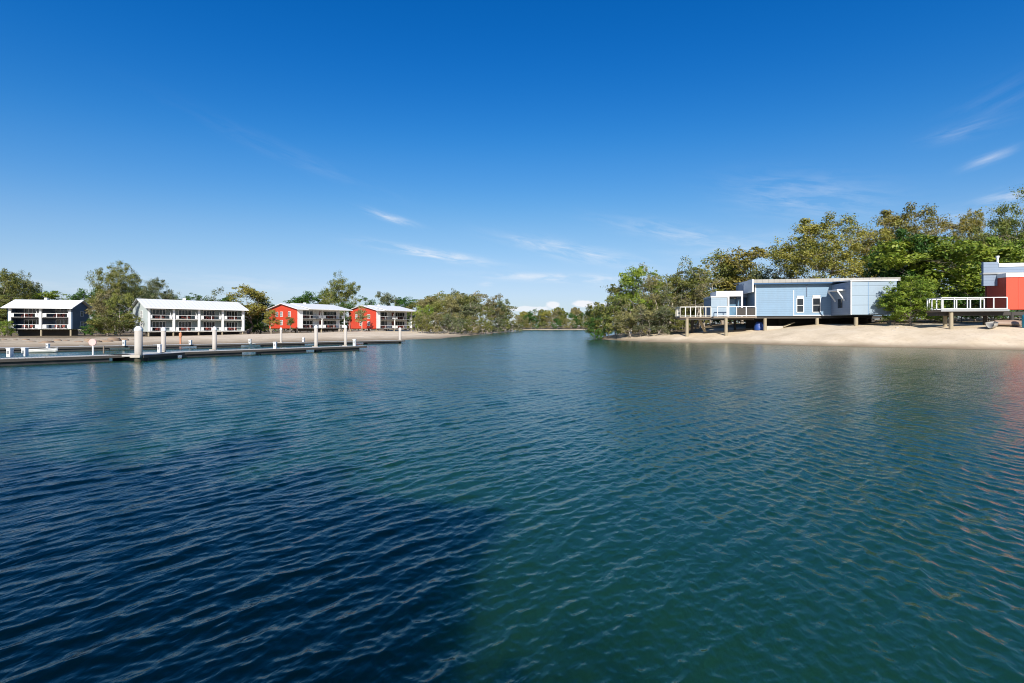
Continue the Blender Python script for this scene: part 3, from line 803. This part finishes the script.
def make_tree(seed, H, Wd, lobes, base_frac, n_leaf, leaf, style, clus_per=9, clus_r=.9, trunks=1, lobe_flat=.62, trunk_r=.02):
    """returns (trunk mesh, crown mesh) of a tree H tall, about Wd wide"""
    r = np.random.default_rng(seed)
    Rm = Wd/2; zb = H*base_frac
    # lobes: uneven sub-crowns spread over a lopsided envelope
    C = []; tries = 0
    while len(C) < lobes and tries < 4000:
        tries += 1
        d = fib_dirs(r, 1)[0]
        rad = r.uniform(.45, 1.0) if style != 'column' else r.uniform(.2, 1)
        p = np.array([d[0]*Rm*rad*.80, d[1]*Rm*rad*.80, (zb+H)/2 + d[2]*(H-zb)/2*rad*.84])
        if style == 'gum':
            if d[2] < -.62 or (d[2] < .0 and r.random() < .3): continue
            rad = r.uniform(.72, 1.0) if r.random() < .8 else r.uniform(.2, .6)
            p = np.array([d[0]*Rm*.82*rad, d[1]*Rm*.82*rad, zb + (H-zb)*(.34 + .54*d[2]*rad)])
        if style == 'scrub' : p[2] = zb + (H-zb)*(.15 + .7*r.random())*(1-.45*(np.hypot(p[0], p[1])/Rm)**2)
        if any(np.linalg.norm((p-c)*[1, 1, 1.3]) < Rm*.36*r.uniform(.6, 1.1) for c in C): continue
        C.append(p)
    C = np.array(C)
    lr = r.uniform(.26, .46, len(C))*Rm
    if style == 'column': lr *= 1.5
    cl = []; owner = []
    for i, c in enumerate(C):
        k = max(4, int(clus_per*(lr[i]/(.36*Rm))**2))
        dd = fib_dirs(r, k)
        cl.append(c + dd*lr[i]*r.uniform(.35, 1.0, (k, 1))*[1, 1, lobe_flat]); owner += [i]*k
    cl = np.vstack(cl); owner = np.array(owner)
    keep = cl[:, 2] > max(.15, zb*.5); cl = cl[keep]; owner = owner[keep]
    # wood
    mb = MB(); tr = trunk_r*H
    bases = []
    for k in range(trunks):
        a = 2*PI*k/trunks + r.uniform(0, 1); off = (0 if trunks == 1 else Rm*.22)
        bases.append(np.array([math.cos(a)*off, math.sin(a)*off, -.4]))
    limb_pts = []
    lean = r.normal(0, .05, 2)*H
    tops = []
    for k, b0 in enumerate(bases):
        tz = H*(.80 if style == 'column' else .60)*r.uniform(.85, 1.05)
        tip = np.array([b0[0]*2.2 + lean[0] + r.normal(0, .05)*Rm, b0[1]*2.2 + lean[1] + r.normal(0, .05)*Rm, tz])
        n = 7; pts = []
        for i in range(n):
            t_ = i/(n-1); p = b0*(1-t_) + tip*t_ + np.array([r.normal(0, .025), r.normal(0, .025), 0])*H*math.sin(PI*t_)
            pts.append(p)
        rr_ = [tr*(1.25 if i == 0 else 1)*(1-.72*i/(n-1))/math.sqrt(trunks) for i in range(n)]
        mb.tube(pts, rr_, 8)
        for p, q in zip(pts, rr_): limb_pts.append((p, q))
    def attach(p):
        best = None; bd = 1e9
        for q, rad in limb_pts:
            if q[2] > p[2] - .12*np.linalg.norm(q[:2]-p[:2]): continue
            d = np.linalg.norm(q-p)
            if d < bd: bd = d; best = (q, rad)
        if best is None: best = limb_pts[1]
        return best
    order = np.argsort([np.linalg.norm(c[:2]) for c in C])
    for i in order:
        q, rad = attach(C[i]); L_ = np.linalg.norm(C[i]-q)
        n = 6; pts = []
        for j in range(n):
            t_ = j/(n-1); p = q*(1-t_) + C[i]*t_
            p = p + np.array([r.normal(0, .05), r.normal(0, .05), .10*math.sin(PI*t_)])*L_*(math.sin(PI*t_))
            pts.append(p)
        r0 = min(rad*.72, tr*.55); rr_ = [max(r0*(1-.70*j/(n-1)), .018) for j in range(n)]
        mb.tube(pts, rr_, 6)
        for p, qq in list(zip(pts, rr_))[2:]: limb_pts.append((p, qq))
    for j, p in enumerate(cl):
        q, rad = attach(p); d = p-q
        mid = q + d*.5 + r.normal(0, .06, 3)*np.linalg.norm(d)
        r0 = max(min(rad*.5, tr*.16), .012)
        mb.tube([q, mid, p], [r0, r0*.7, .008], 4)
    tme = mb.mesh('trunk')
    tme.polygons.foreach_set('use_smooth', [True]*len(tme.polygons))
    # foliage: small leaf-clump faces around every twig end
    N = n_leaf
    wts = r.gamma(1.6, 1, len(cl)); wts /= wts.sum()
    idx = r.choice(len(cl), N, p=wts)
    g = r.normal(size=(N, 3)); g *= (r.uniform(.15, 1.0, (N, 1))**.6)/np.linalg.norm(g, axis=1)[:, None]
    cr = clus_r*r.uniform(.55, 1.25, len(cl))
    P = cl[idx] + g*cr[idx][:, None]*np.array([1, 1, .62])
    if style == 'gum': P[:, 2] -= r.exponential(.22, N)
    nrm = g*.7 + np.array([0, 0, .55]) + r.normal(size=(N, 3))*.55
    nrm /= np.linalg.norm(nrm, axis=1)[:, None]
    a = r.normal(size=(N, 3)); 
    if style in ('gum', 'column'): a[:, 2] -= 1.0
    a -= (a*nrm).sum(1)[:, None]*nrm; a /= np.linalg.norm(a, axis=1)[:, None]
    b_ = np.cross(nrm, a)
    s = leaf*r.uniform(.6, 1.35, (N, 1)); wd = r.uniform(.34, .56, (N, 1))
    V = np.stack([P - a*s*.5, P + b_*s*wd*.5 - a*s*.08, P + a*s*.5, P - b_*s*wd*.5 - a*s*.08], 1).reshape(-1, 3)
    V[:, 2] = np.maximum(V[:, 2], .03)
    q = np.arange(N*4).reshape(N, 4)
    cme = np_mesh('crown', V, q)
    ext = np.percentile(P, [1.5, 98.5], axis=0)
    return dict(t=tme, c=cme, H=ext[1][2], W=(ext[1][0]-ext[0][0]), cx=(ext[1][0]+ext[0][0])/2, cy=(ext[1][1]+ext[0][1])/2)

V_ = {
 'gum':   [make_tree(s, 19, 15, 34, .24, 38000, .29, 'gum', 12, 1.0, 1, .7, .016) for s in (101, 102, 103)],
 'dense': [make_tree(s, 13, 12, 30, .03, 22000, .40, 'dense', 10, 1.0, 1, .75, .02) for s in (201, 202)],
 'tree':  [make_tree(s, 11, 7.5, 17, .22, 6500, .31, 'tree', 9, .8, 1, .7, .018) for s in (301, 302, 303)],
 'scrub': [make_tree(s, 5.5, 7, 16, .04, 6500, .24, 'scrub', 9, .6, 4, .7, .022) for s in (401, 402, 403)],
 'column':[make_tree(s, 12, 4.2, 15, .18, 4200, .30, 'column', 8, .6, 1, .8, .015) for s in (501, 502)],
 'sparse':[make_tree(s, 12, 6.5, 13, .35, 1500, .30, 'gum', 8, .7, 2, .7, .016) for s in (601, 602)],
}
tree_count = 0
def tree(label, px, w_px, top, Y, kind, leaf_, bark_='bark_grey', name=None, group=None, base=None, v=None, X=None):
    global tree_count
    tree_count += 1
    lst = V_[kind]; vr = lst[(tree_count if v is None else v) % len(lst)]
    x = ax(px, Y) if X is None else X
    g = gz(x, Y) if base is None else base
    g = max(g, -.25)
    Hw = az(top, Y) - g; Ww = w_px*Y/F_PX
    sx_ = Ww/vr['W']; sz_ = Hw/vr['H']
    rot = random.choice((0, PI)) + random.uniform(-.3, .3)
    nm = name or {'scrub': 'shrub', 'gum': 'gum_tree', 'column': 'slender_tree', 'sparse': 'sparse_tree', 'dense': 'leafy_tree'}.get(kind, 'tree')
    o = thing(nm, label, 'shrub' if nm == 'shrub' else 'tree', (x - vr['cx']*sx_*math.cos(rot), Y, g-.03), rot, group)
    o.scale = (sx_, (sx_ + sz_)/2 if kind in ('column', 'sparse') else sx_, sz_)
    for nm_, me_, mat in (('trunk', vr['t'], M[bark_]), ('crown', vr['c'], L[leaf_])):
        if not me_.materials: me_.materials.append(None)
        c = bpy.data.objects.new(nm_, me_); col.objects.link(c); c.parent = o
        c.material_slots[0].link = 'OBJECT'; c.material_slots[0].material = mat
    return o

# right bank: gums and leafy trees behind the houses
tree('tall golden gum with pale forked limbs behind the blue house', 823, 96, 220, 90, 'gum', 'gold', 'bark_pale', v=1)
tree('tall golden topped gum behind the dark leafy tree, left of the small round gum', 904, 88, 211, 96, 'gum', 'gold', 'bark_pale', v=1)
tree('dark green dense tree beside the right end of the blue house', 903, 48, 237, 71, 'dense', 'dark', v=0)
tree('broad bright green tree above the left end of the red house deck', 938, 104, 241, 69, 'dense', 'bright', v=1)
tree('bright green bush hiding the right corner of the blue house', 910, 38, 280, 59.5, 'dense', 'bright', name='shrub', v=0)
tree('small round topped gum rising between the larger gums at right', 972, 38, 216, 98, 'gum', 'gold', 'bark_pale', v=1)
tree('tall olive gum cut by the right edge of the photo', 1026, 76, 204, 84, 'gum', 'olive', 'bark_pale', v=0)
tree('mid green tree behind the roof of the red house', 1003, 50, 243, 76, 'dense', 'bright', v=0)
tree('leafy tree behind the red house at the photo edge', 1040, 52, 248, 74, 'dense', 'dark', v=1)
tree('thin grey green gum left of the tallest golden gum', 782, 26, 249, 98, 'sparse', 'grey', 'bark_grey')
tree('rounded olive gold tree behind the white pavilion roof', 742, 46, 249, 92, 'tree', 'gold', 'bark_pale')
tree('slim olive tree left of the rounded gold one', 722, 30, 255, 94, 'column', 'olive', 'bark_pale')
tree('low grey green tree just left of the blue house roof', 762, 36, 266, 100, 'tree', 'grey')
tree('wispy tall tree above the left end of the deck', 690, 30, 257, 90, 'sparse', 'grey', 'bark_pale')
tree('olive tree with pale stems right behind the deck railing', 700, 34, 268, 86, 'column', 'olive', 'bark_pale')
tree('pale stemmed sparse tree leaning behind the deck', 706, 30, 263, 88, 'sparse', 'brown', 'bark_pale')
tree('bright green topped tree standing at the point', 633, 32, 268, 86, 'tree', 'bright', 'bark_grey')
tree('grey stemmed bare topped tree beside the bright green one', 646, 24, 264, 88, 'sparse', 'brown', 'bark_grey')
tree('green topped slim tree right of the bare topped one', 656, 22, 273, 90, 'column', 'bright', 'bark_grey')
gr = 'scrubby trees of the right point'
for px, w, top, Y, k, lf in ((668, 30, 276, 92, 'tree', 'olive'), (678, 26, 272, 94, 'column', 'olive'), (663, 30, 284, 86, 'sparse', 'brown'), (672, 28, 287, 84, 'sparse', 'grey'), (685, 34, 280, 95, 'tree', 'brown'),
                             (640, 30, 282, 90, 'sparse', 'brown'), (622, 34, 285, 91, 'tree', 'olive'), (712, 26, 272, 98, 'sparse', 'olive'), (730, 26, 270, 102, 'column', 'olive'), (696, 30, 283, 82, 'sparse', 'brown')):
    tree('scrubby pale stemmed tree on the wooded right point', px, w, top, Y, k, lf, 'bark_pale', name='scrubby_tree', group=gr)
tree('low dense mangrove overhanging the water at the tip of the point', 604, 34, 303, 87.5, 'scrub', 'olive', name='mangrove')
tree('rounder mangrove just right of the tip of the point', 620, 38, 297, 85, 'scrub', 'olive', name='mangrove')
tree('brownish mangrove with grey stems at the water edge', 636, 40, 305, 80, 'scrub', 'brown', 'bark_pale', name='mangrove')
tree('pale mangrove at the start of the sand right of the point', 653, 36, 308, 78, 'scrub', 'grey', 'bark_pale', name='mangrove')
tree('dark low mangrove trailing into the water by the point', 597, 20, 318, 86, 'scrub', 'dark', name='mangrove')
gr = 'undergrowth behind the deck'
for px, w, top, Y, lf in ((672, 34, 302, 87, 'brown'), (688, 34, 300, 90, 'olive'), (705, 34, 296, 94, 'olive'), (662, 26, 306, 82, 'olive'), (720, 40, 290, 100, 'dark'), (740, 40, 288, 104, 'olive'), (700, 26, 306, 92, 'brown'), (678, 22, 310, 80, 'olive')):
    tree('low bush in the undergrowth behind the timber deck', px, w, top, Y, 'scrub', lf, 'bark_grey', group=gr)
gr = 'dark bushes behind the blue house'
for px, w, top, Y in ((770, 40, 296, 92), (800, 44, 294, 94), (832, 44, 292, 92), (862, 44, 290, 90), (760, 50, 312, 84), (800, 56, 312, 84), (845, 56, 310, 83)):
    tree('dark bush hidden low behind the blue house', px, w, top, Y, 'scrub', 'dark', 'bark_grey', group=gr)
tree('dark bush behind the deck of the red house', 950, 56, 288, 66, 'scrub', 'dark')
tree('bright bush at the left foot of the red house deck', 934, 34, 296, 64, 'scrub', 'bright')
tree('dark bush behind the red house walls', 985, 50, 284, 68, 'scrub', 'dark')
tree('dark bush at the far right behind the red house', 1030, 60, 280, 70, 'scrub', 'dark')
tree('green shrub growing at the sand edge right of the blue house', 898, 30, 297, 61.5, 'scrub', 'bright')

# left bank
tree('dark spreading gum at the left edge of the photo', 4, 46, 273, 118, 'gum', 'olive', 'bark_grey', v=1)
tree('open grey gum left of the navy house roof', 22, 32, 279, 124, 'gum', 'grey', 'bark_grey', v=0)
tree('olive tree beside the left wall of the navy house', 2, 26, 296, 104, 'tree', 'olive')
tree('low yellow green shrub by the left wall of the navy house', 3, 18, 321, 96, 'scrub', 'bright')
tree('mid green tree behind the middle of the navy house', 50, 30, 292, 125, 'tree', 'bright')
tree('dark tree behind the navy house, left one', 34, 26, 294, 128, 'tree', 'dark')
tree('dark green tree behind the right end of the navy house', 85, 24, 289, 122, 'tree', 'dark')
tree('tallest gum between the navy and pale houses', 116, 38, 266, 114, 'gum', 'olive', 'bark_pale', v=2)
tree('grey brown drooping tree in front of the tallest left gum', 105, 25, 291, 104, 'tree', 'brown', 'bark_pale')
tree('olive drooping tree left of the pale house wall', 119, 22, 294, 101, 'tree', 'olive', 'bark_pale')
tree('low olive shrub between the navy and pale houses', 112, 40, 314, 99, 'scrub', 'olive')
tree('dark shrub at the foot of the trees left of the pale house', 97, 22, 318, 102, 'scrub', 'dark')
tree('grey green gum behind the left end of the pale roof', 158, 34, 281, 132, 'gum', 'grey', 'bark_pale', v=1)
tree('dark tree low behind the left end of the pale roof', 142, 30, 288, 136, 'tree', 'dark')
gr = 'treetops showing over the pale roof'
for px, w, top in ((180, 20, 297), (195, 20, 297), (228, 22, 296), (205, 26, 296)):
    tree('dark treetop just showing over the pale roof', px, w, top, 150, 'tree', 'dark', group=gr)
tree('sparse grey tree standing over the pale roof', 213, 18, 288, 150, 'sparse', 'grey')
tree('olive gold tree at the right end of the pale house', 249, 38, 287, 124, 'tree', 'gold', 'bark_pale')
tree('dark tree between the pale house and the red gable', 262, 26, 294, 130, 'tree', 'dark')
tree('dark shrub under the olive gold tree', 255, 26, 313, 126, 'scrub', 'dark')
tree('yellow olive small tree against the nearer red gable', 271, 14, 310, 112, 'tree', 'gold', 'bark_pale')
tree('small thin tree close to the corner of the nearer red gable', 290, 8, 317, 114, 'column', 'olive')
tree('dark tree behind the ridge of the nearer red house', 312, 34, 292, 165, 'tree', 'dark')
tree('darker low tree behind the nearer red roof', 298, 30, 298, 170, 'tree', 'dark')
tree('big round olive gum between the two red houses', 340, 33, 279, 160, 'gum', 'olive', 'bark_pale', v=0)
tree('dark tree in the gap between the two red houses', 350, 16, 303, 146, 'tree', 'dark')
tree('brownish thin tree against the farther red gable', 362, 12, 306, 134, 'column', 'brown', 'bark_pale')
tree('dark flat treetop behind the farther red roof', 370, 22, 298, 175, 'tree', 'dark')
tree('grey tree with two tufts behind the farther red roof', 389, 22, 293, 180, 'tree', 'grey')
tree('dark tree right of the tufted grey one', 406, 24, 298, 178, 'tree', 'dark')
tree('bright green shrub right of the farther red veranda', 424, 18, 306, 128, 'scrub', 'bright')
gr = 'woodland of the left point'
wood = [(418, 22, 300, 170), (428, 24, 297, 150), (438, 26, 294, 165), (447, 26, 295, 145), (456, 26, 294, 160), (465, 26, 292, 150), (474, 24, 294, 175), (482, 24, 296, 165), (490, 22, 296, 190), (498, 20, 300, 200), (506, 18, 306, 215), (513, 14, 311, 235), (434, 24, 302, 135), (452, 24, 303, 135), (470, 22, 304, 142), (484, 20, 306, 165), (461, 24, 300, 180), (500, 16, 309, 230), (519, 8, 316, 250)]
for i, (px, w, top, Y) in enumerate(wood):
    tree('olive scrubby tree in the wood on the left point', px, w, top, Y, ('tree', 'tree', 'column', 'sparse')[i % 4] if i not in (3, 9) else 'tree', ('olive', 'brown', 'olive', 'brown', 'grey')[i % 5], 'bark_pale', name='scrubby_tree', group=gr)
gr = 'bushes along the left point'
for i, (px, w, top, Y) in enumerate(((421, 18, 315, 118), (430, 22, 313, 122), (441, 22, 315, 128), (452, 22, 314, 126), (463, 22, 316, 132), (474, 20, 317, 142), (484, 18, 318, 155), (494, 18, 318, 175), (503, 16, 319, 200), (511, 14, 321, 225), (518, 10, 323, 248))):
    tree('low bush along the water edge of the left point', px, w, top, Y, 'scrub', ('olive', 'brown', 'olive', 'grey')[i % 4], 'bark_pale', group=gr)
gr = 'trees on the far bank'
for i in range(19):
    px = 521 + i*4.3 + random.uniform(-1, 1)
    tree('distant olive tree on the far bank of the channel', px, random.uniform(9, 13), random.choice((308, 310, 311, 313, 312, 315)) + (4 if i < 2 else 0), 362 + random.uniform(0, 22), ('tree', 'dense', 'tree', 'sparse')[i % 4], ('olive', 'gold', 'dark', 'brown', 'olive')[i % 5], 'bark_pale', name='scrubby_tree', group=gr)
gr = 'bushes on the far bank'
for i in range(12):
    px = 523 + i*6.6
    tree('distant bush lining the far bank', px, 10, random.uniform(318, 321), 357 + random.uniform(0, 5), 'scrub', ('olive', 'brown', 'dark')[i % 3], group=gr)

gr = 'bushes behind the left bank houses'
for i in range(26):
    px = -14 + i*17.2
    tree('dark bush in the low thicket behind the left bank houses', px, random.uniform(26, 36), random.uniform(309, 316), 150 + 1.2*i + random.uniform(-6, 6), 'scrub', ('dark', 'olive', 'dark')[i % 3], 'bark_dark', group=gr)
gr = 'bushes behind the right bank houses'
for i in range(15):
    px = 610 + i*30
    tree('dark bush in the low thicket behind the right bank', px, random.uniform(44, 60), (306 if px < 765 else 294) + random.uniform(-3, 4), 112 + random.uniform(-5, 5), 'scrub', ('dark', 'olive', 'dark')[i % 3], 'bark_dark', group=gr)
# ------------------------------------------------------------------ what stands behind the camera and shades the water
bk = thing('boat_house', 'gabled house behind the camera shading the near water', 'house', (-.05, -2.65, 0), R(-12))
gp = [(-.25, .8), (-.25, 5.28), (-8.4, 5.66), (-16.5, 5.28), (-16.5, .8)]
w_ = MB(); n = len(gp)
w_.add([(x, 0, z) for x, z in gp] + [(x, -10, z) for x, z in gp], [tuple(range(n))[::-1], tuple(range(n, 2*n))] + [(i, (i+1)%n, n+(i+1)%n, n+i) for i in range(n)])
w_.build('wall', M['pale_teal'], bk)
rp = [(0, 5.34), (-8.4, 5.72), (-16.9, 5.34), (-16.9, 5.5), (-8.4, 5.88), (0, 5.5)]; n = 6
w_ = MB(); w_.add([(x, .02, z) for x, z in rp] + [(x, -10.4, z) for x, z in rp], [(0,1,4,5), (1,2,3,4), (6,7,10,11)[::-1], (7,8,9,10)[::-1]] + [(i, (i+1)%n, n+(i+1)%n, n+i) for i in range(n)])
w_.build('roof', M['roof_white'], bk)
for x in (-1.2, -8, -15.3):
    for y in (-.6, -9.5): MB().lathe([(.2, -1.5), (.2, .8)], 10, (x, y, 0)).build('stilt', M['post'], bk)
for i, (x, y, hgt, wd_, v) in enumerate(((-4.5, -15.5, 15.2, 9, 1), (-10.5, -14.5, 15.0, 10, 0), (-17, -14, 14.6, 10, 1))):  # gums added out of view to make the house shadow's far edge ragged
    vr = V_['gum'][v]; lab = ('unseen gum nearest the dock, added to break up the house shadow', 'unseen gum in the middle, added to break up the house shadow', 'unseen gum farthest left, added to break up the house shadow')[i]
    g = gz(x, y); o = thing('gum_tree', lab, 'tree', (x, y, g-.03), .8*i); k_ = wd_/vr['W']; o.scale = (k_, k_, (hgt-g)/vr['H'])
    for nm_, me_, mat in (('trunk', vr['t'], M['bark_pale']), ('crown', vr['c'], L['olive'])):
        c = bpy.data.objects.new(nm_, me_); col.objects.link(c); c.parent = o
        c.material_slots[0].link = 'OBJECT'; c.material_slots[0].material = mat
dkk = dock('floating dock behind the camera where the photographer stands', (-2.2, -.7), (6, -.7), 1.9)
dkk.location.z = .15
# photographer: one skinned figure
def person(label, loc):
    J = [(0,0,.95),(0,0,1.2),(0,.01,1.42),(0,.02,1.53),(0,.035,1.63),(0,.03,1.74),
         (-.09,0,.90),(-.10,.02,.50),(-.10,-.02,.08),(-.11,.14,.03), (.09,0,.90),(.10,.02,.50),(.10,-.02,.08),(.11,.14,.03),
         (-.16,0,1.41),(-.19,.08,1.14),(-.08,.22,1.50), (.16,0,1.41),(.19,.08,1.14),(.08,.22,1.50)]
    E = [(0,1),(1,2),(2,3),(3,4),(4,5),(0,6),(6,7),(7,8),(8,9),(0,10),(10,11),(11,12),(12,13),(2,14),(14,15),(15,16),(2,17),(17,18),(18,19)]
    rad = [.16,.145,.15,.06,.095,.08,.10,.065,.045,.04,.10,.065,.045,.04,.06,.045,.035,.06,.045,.035]
    me = bpy.data.meshes.new('person'); me.from_pydata(J, E, []); me.update()
    o = bpy.data.objects.new('person', me); col.objects.link(o); o.location = loc
    sk = o.modifiers.new('skin', 'SKIN')
    for i, r_ in enumerate(rad): me.skin_vertices[0].data[i].radius = (r_, r_*.85)
    me.skin_vertices[0].data[0].use_root = True
    su = o.modifiers.new('sub', 'SUBSURF'); su.levels = 2; su.render_levels = 2
    me.materials.append(M['cloth'])
    return tag(o, label, 'person')
person('person standing on the dock holding both hands up to the face', (0.0, -.32, .55))

# ------------------------------------------------------------------ sky, clouds, sun
SUN_EL, SUN_AZ = 33.0, 180.0      # sun straight behind the camera
wd = bpy.data.worlds.new('World'); scene.world = wd; wd.use_nodes = True
t = NT(wd.node_tree)
bg = wd.node_tree.nodes['Background']
sky = t.n('ShaderNodeTexSky', sky_type='NISHITA', sun_disc=False)
sky.sun_elevation = R(SUN_EL); sky.sun_rotation = R(SUN_AZ)
sky.altitude = 0; sky.air_density = 1.0; sky.dust_density = .4; sky.ozone_density = 2.5
hs = t.n('ShaderNodeHueSaturation'); hs.inputs['Saturation'].default_value = 1.25; hs.inputs['Value'].default_value = 1.0
EXPO = 2**.75
crv = t.n('ShaderNodeRGBCurve'); c_ = crv.mapping; c_.use_clip = False
for ch, pts in ((0, [(0, 0), (.044, .003), (.070, .018), (.109, .066), (.246, .262), (.552, .500), (1, .66)]),
                (1, [(0, 0), (.133, .118), (.174, .164), (.279, .300), (.491, .515), (.807, .690), (1, .76)]),
                (2, [(0, 0), (.314, .455), (.386, .550), (.552, .715), (.768, .835), (.855, .885), (1, .92)])):
    cu = c_.curves[ch]
    while len(cu.points) < len(pts): cu.points.new(.5, .5)
    for p_, (a_, b_) in zip(cu.points, pts): p_.location = (a_, b_); p_.handle_type = 'AUTO_CLAMPED'
c_.update()
hs.inputs['Saturation'].default_value = 1.25
sc_ = t.mix(1.0, hs.outputs[0], (.1, .1, .1, 1), 'MULTIPLY'); t.l(sc_, crv.inputs['Color'])
sky_col = t.mix(1.0, crv.outputs[0], (10.5/EXPO, 10.5/EXPO, 10.5/EXPO, 1), 'MULTIPLY')
t.l(sky.outputs[0], hs.inputs['Color'])
tc = t.n('ShaderNodeTexCoord'); sx = t.n('ShaderNodeSeparateXYZ'); t.l(tc.outputs['Generated'], sx.inputs[0])
azn = t.math('MULTIPLY', t.math('ARCTAN2', sx.outputs['X'], sx.outputs['Y']), 180/PI)
eln = t.math('MULTIPLY', t.math('ARCSINE', sx.outputs['Z']), 180/PI)
def dirof(px, py):
    u, v_ = (px-512)/F_PX, (HORIZON-py)/F_PX
    return math.degrees(math.atan2(u, 1)), math.degrees(math.atan2(v_, math.hypot(u, 1)))
cv = t.n('ShaderNodeCombineXYZ'); t.l(azn, cv.inputs[0]); t.l(eln, cv.inputs[1])
mask_total = None
def cloud(px, py, w, h_, tilt, dens, kind='wisp'):
    """one cloud in its place in the sky: an elongated patch broken up by noise"""
    global mask_total
    a, e = dirof(px, py); kw = 484.4*PI/180
    sw, sh_ = w/kw/2*math.cos(R(a)), h_/kw/2
    da = t.math('SUBTRACT', azn, a); de = t.math('SUBTRACT', eln, e)
    c, s_ = math.cos(R(tilt)), math.sin(R(tilt))
    u = t.math('ADD', t.math('MULTIPLY', da, c/sw), t.math('MULTIPLY', de, s_/sw))
    w2 = t.math('ADD', t.math('MULTIPLY', da, -s_/sh_), t.math('MULTIPLY', de, c/sh_))
    r2 = t.math('ADD', t.math('MULTIPLY', u, u), t.math('MULTIPLY', w2, w2))
    g = t.math('POWER', 2.718, t.math('MULTIPLY', r2, -1.2))
    m0 = t.n('ShaderNodeMapping'); t.l(cv.outputs[0], m0.inputs[0]); m0.inputs['Rotation'].default_value = (0, 0, -R(tilt))
    mp = t.n('ShaderNodeMapping'); t.l(m0.outputs[0], mp.inputs[0])
    mp.inputs['Scale'].default_value = (.22, 1.3, 1) if kind == 'wisp' else (.9, 1.4, 1)
    nz = t.n('ShaderNodeTexNoise', i_Scale=1.0, i_Detail=6.0, i_Roughness=.62, i_Distortion=.5); t.l(mp.outputs[0], nz.inputs['Vector'])
    if kind == 'wisp': f = t.math('MULTIPLY', g, t.ramp(nz.outputs['Fac'], [(.38, 0.0), (.70, 1.0)]))
    else: f = t.ramp(t.math('ADD', t.math('MULTIPLY', g, .75), t.math('MULTIPLY', nz.outputs['Fac'], .6)), [(.62, 0.0), (.82, 1.0)])
    f = t.math('MULTIPLY', f, dens, clamp=True)
    mask_total = f if mask_total is None else t.math('MAXIMUM', mask_total, f)
cloud(432, 254, 110, 9, -8, 1.0); cloud(391, 218, 44, 7, -14, .8); cloud(300, 160, 190, 16, -16, .05)
cloud(562, 278, 150, 8, -2, .9); cloud(575, 252, 130, 16, -12, .55); cloud(530, 243, 50, 8, -14, .5); cloud(690, 236, 150, 16, -13, .40)
cloud(805, 198, 130, 34, -12, .28); cloud(988, 159, 36, 7, 16, .4); cloud(965, 130, 60, 12, 6, .16); cloud(1000, 100, 90, 22, 20, .06); cloud(1015, 195, 60, 12, 10, .5)
cloud(960, 222, 130, 20, 4, .35); cloud(745, 250, 130, 26, 0, .35); cloud(660, 285, 160, 14, -3, .3); cloud(250, 285, 240, 16, -2, .25); cloud(60, 288, 120, 10, 0, .35)
cloud(583, 304, 30, 10, 0, 1.0, 'puff'); cloud(553, 305, 18, 10, 0, .95, 'puff'); cloud(530, 309, 60, 8, 0, .8, 'puff'); cloud(605, 306, 30, 8, 0, .8, 'puff'); cloud(485, 284, 14, 5, 0, .4)
cc = t.mix(mask_total, sky_col, (9.0/EXPO, 9.3/EXPO, 9.8/EXPO, 1))
t.l(cc, bg.inputs['Color']); bg.inputs['Strength'].default_value = .10

sd = bpy.data.lights.new('sun', 'SUN'); so = bpy.data.objects.new('sun', sd); col.objects.link(so)
sd.energy = 3.8; sd.angle = R(.53); sd.color = (1.0, .945, .86)
so.rotation_euler = (R(90-SUN_EL), 0, R(0)); so.location = (0, -40, 40)   # light travels along +y and down

# ------------------------------------------------------------------ render settings
scene.render.engine = 'CYCLES'
scene.cycles.use_denoising = True
scene.cycles.filter_width = 1.0
try: scene.cycles.denoiser = 'OPENIMAGEDENOISE'
except Exception: pass
scene.cycles.max_bounces = 5; scene.cycles.diffuse_bounces = 2; scene.cycles.glossy_bounces = 4; scene.cycles.transmission_bounces = 4
scene.cycles.sample_clamp_indirect = 6
scene.view_settings.view_transform = 'Standard'; scene.view_settings.look = 'None'; scene.view_settings.gamma = 1
scene.view_settings.exposure = .75
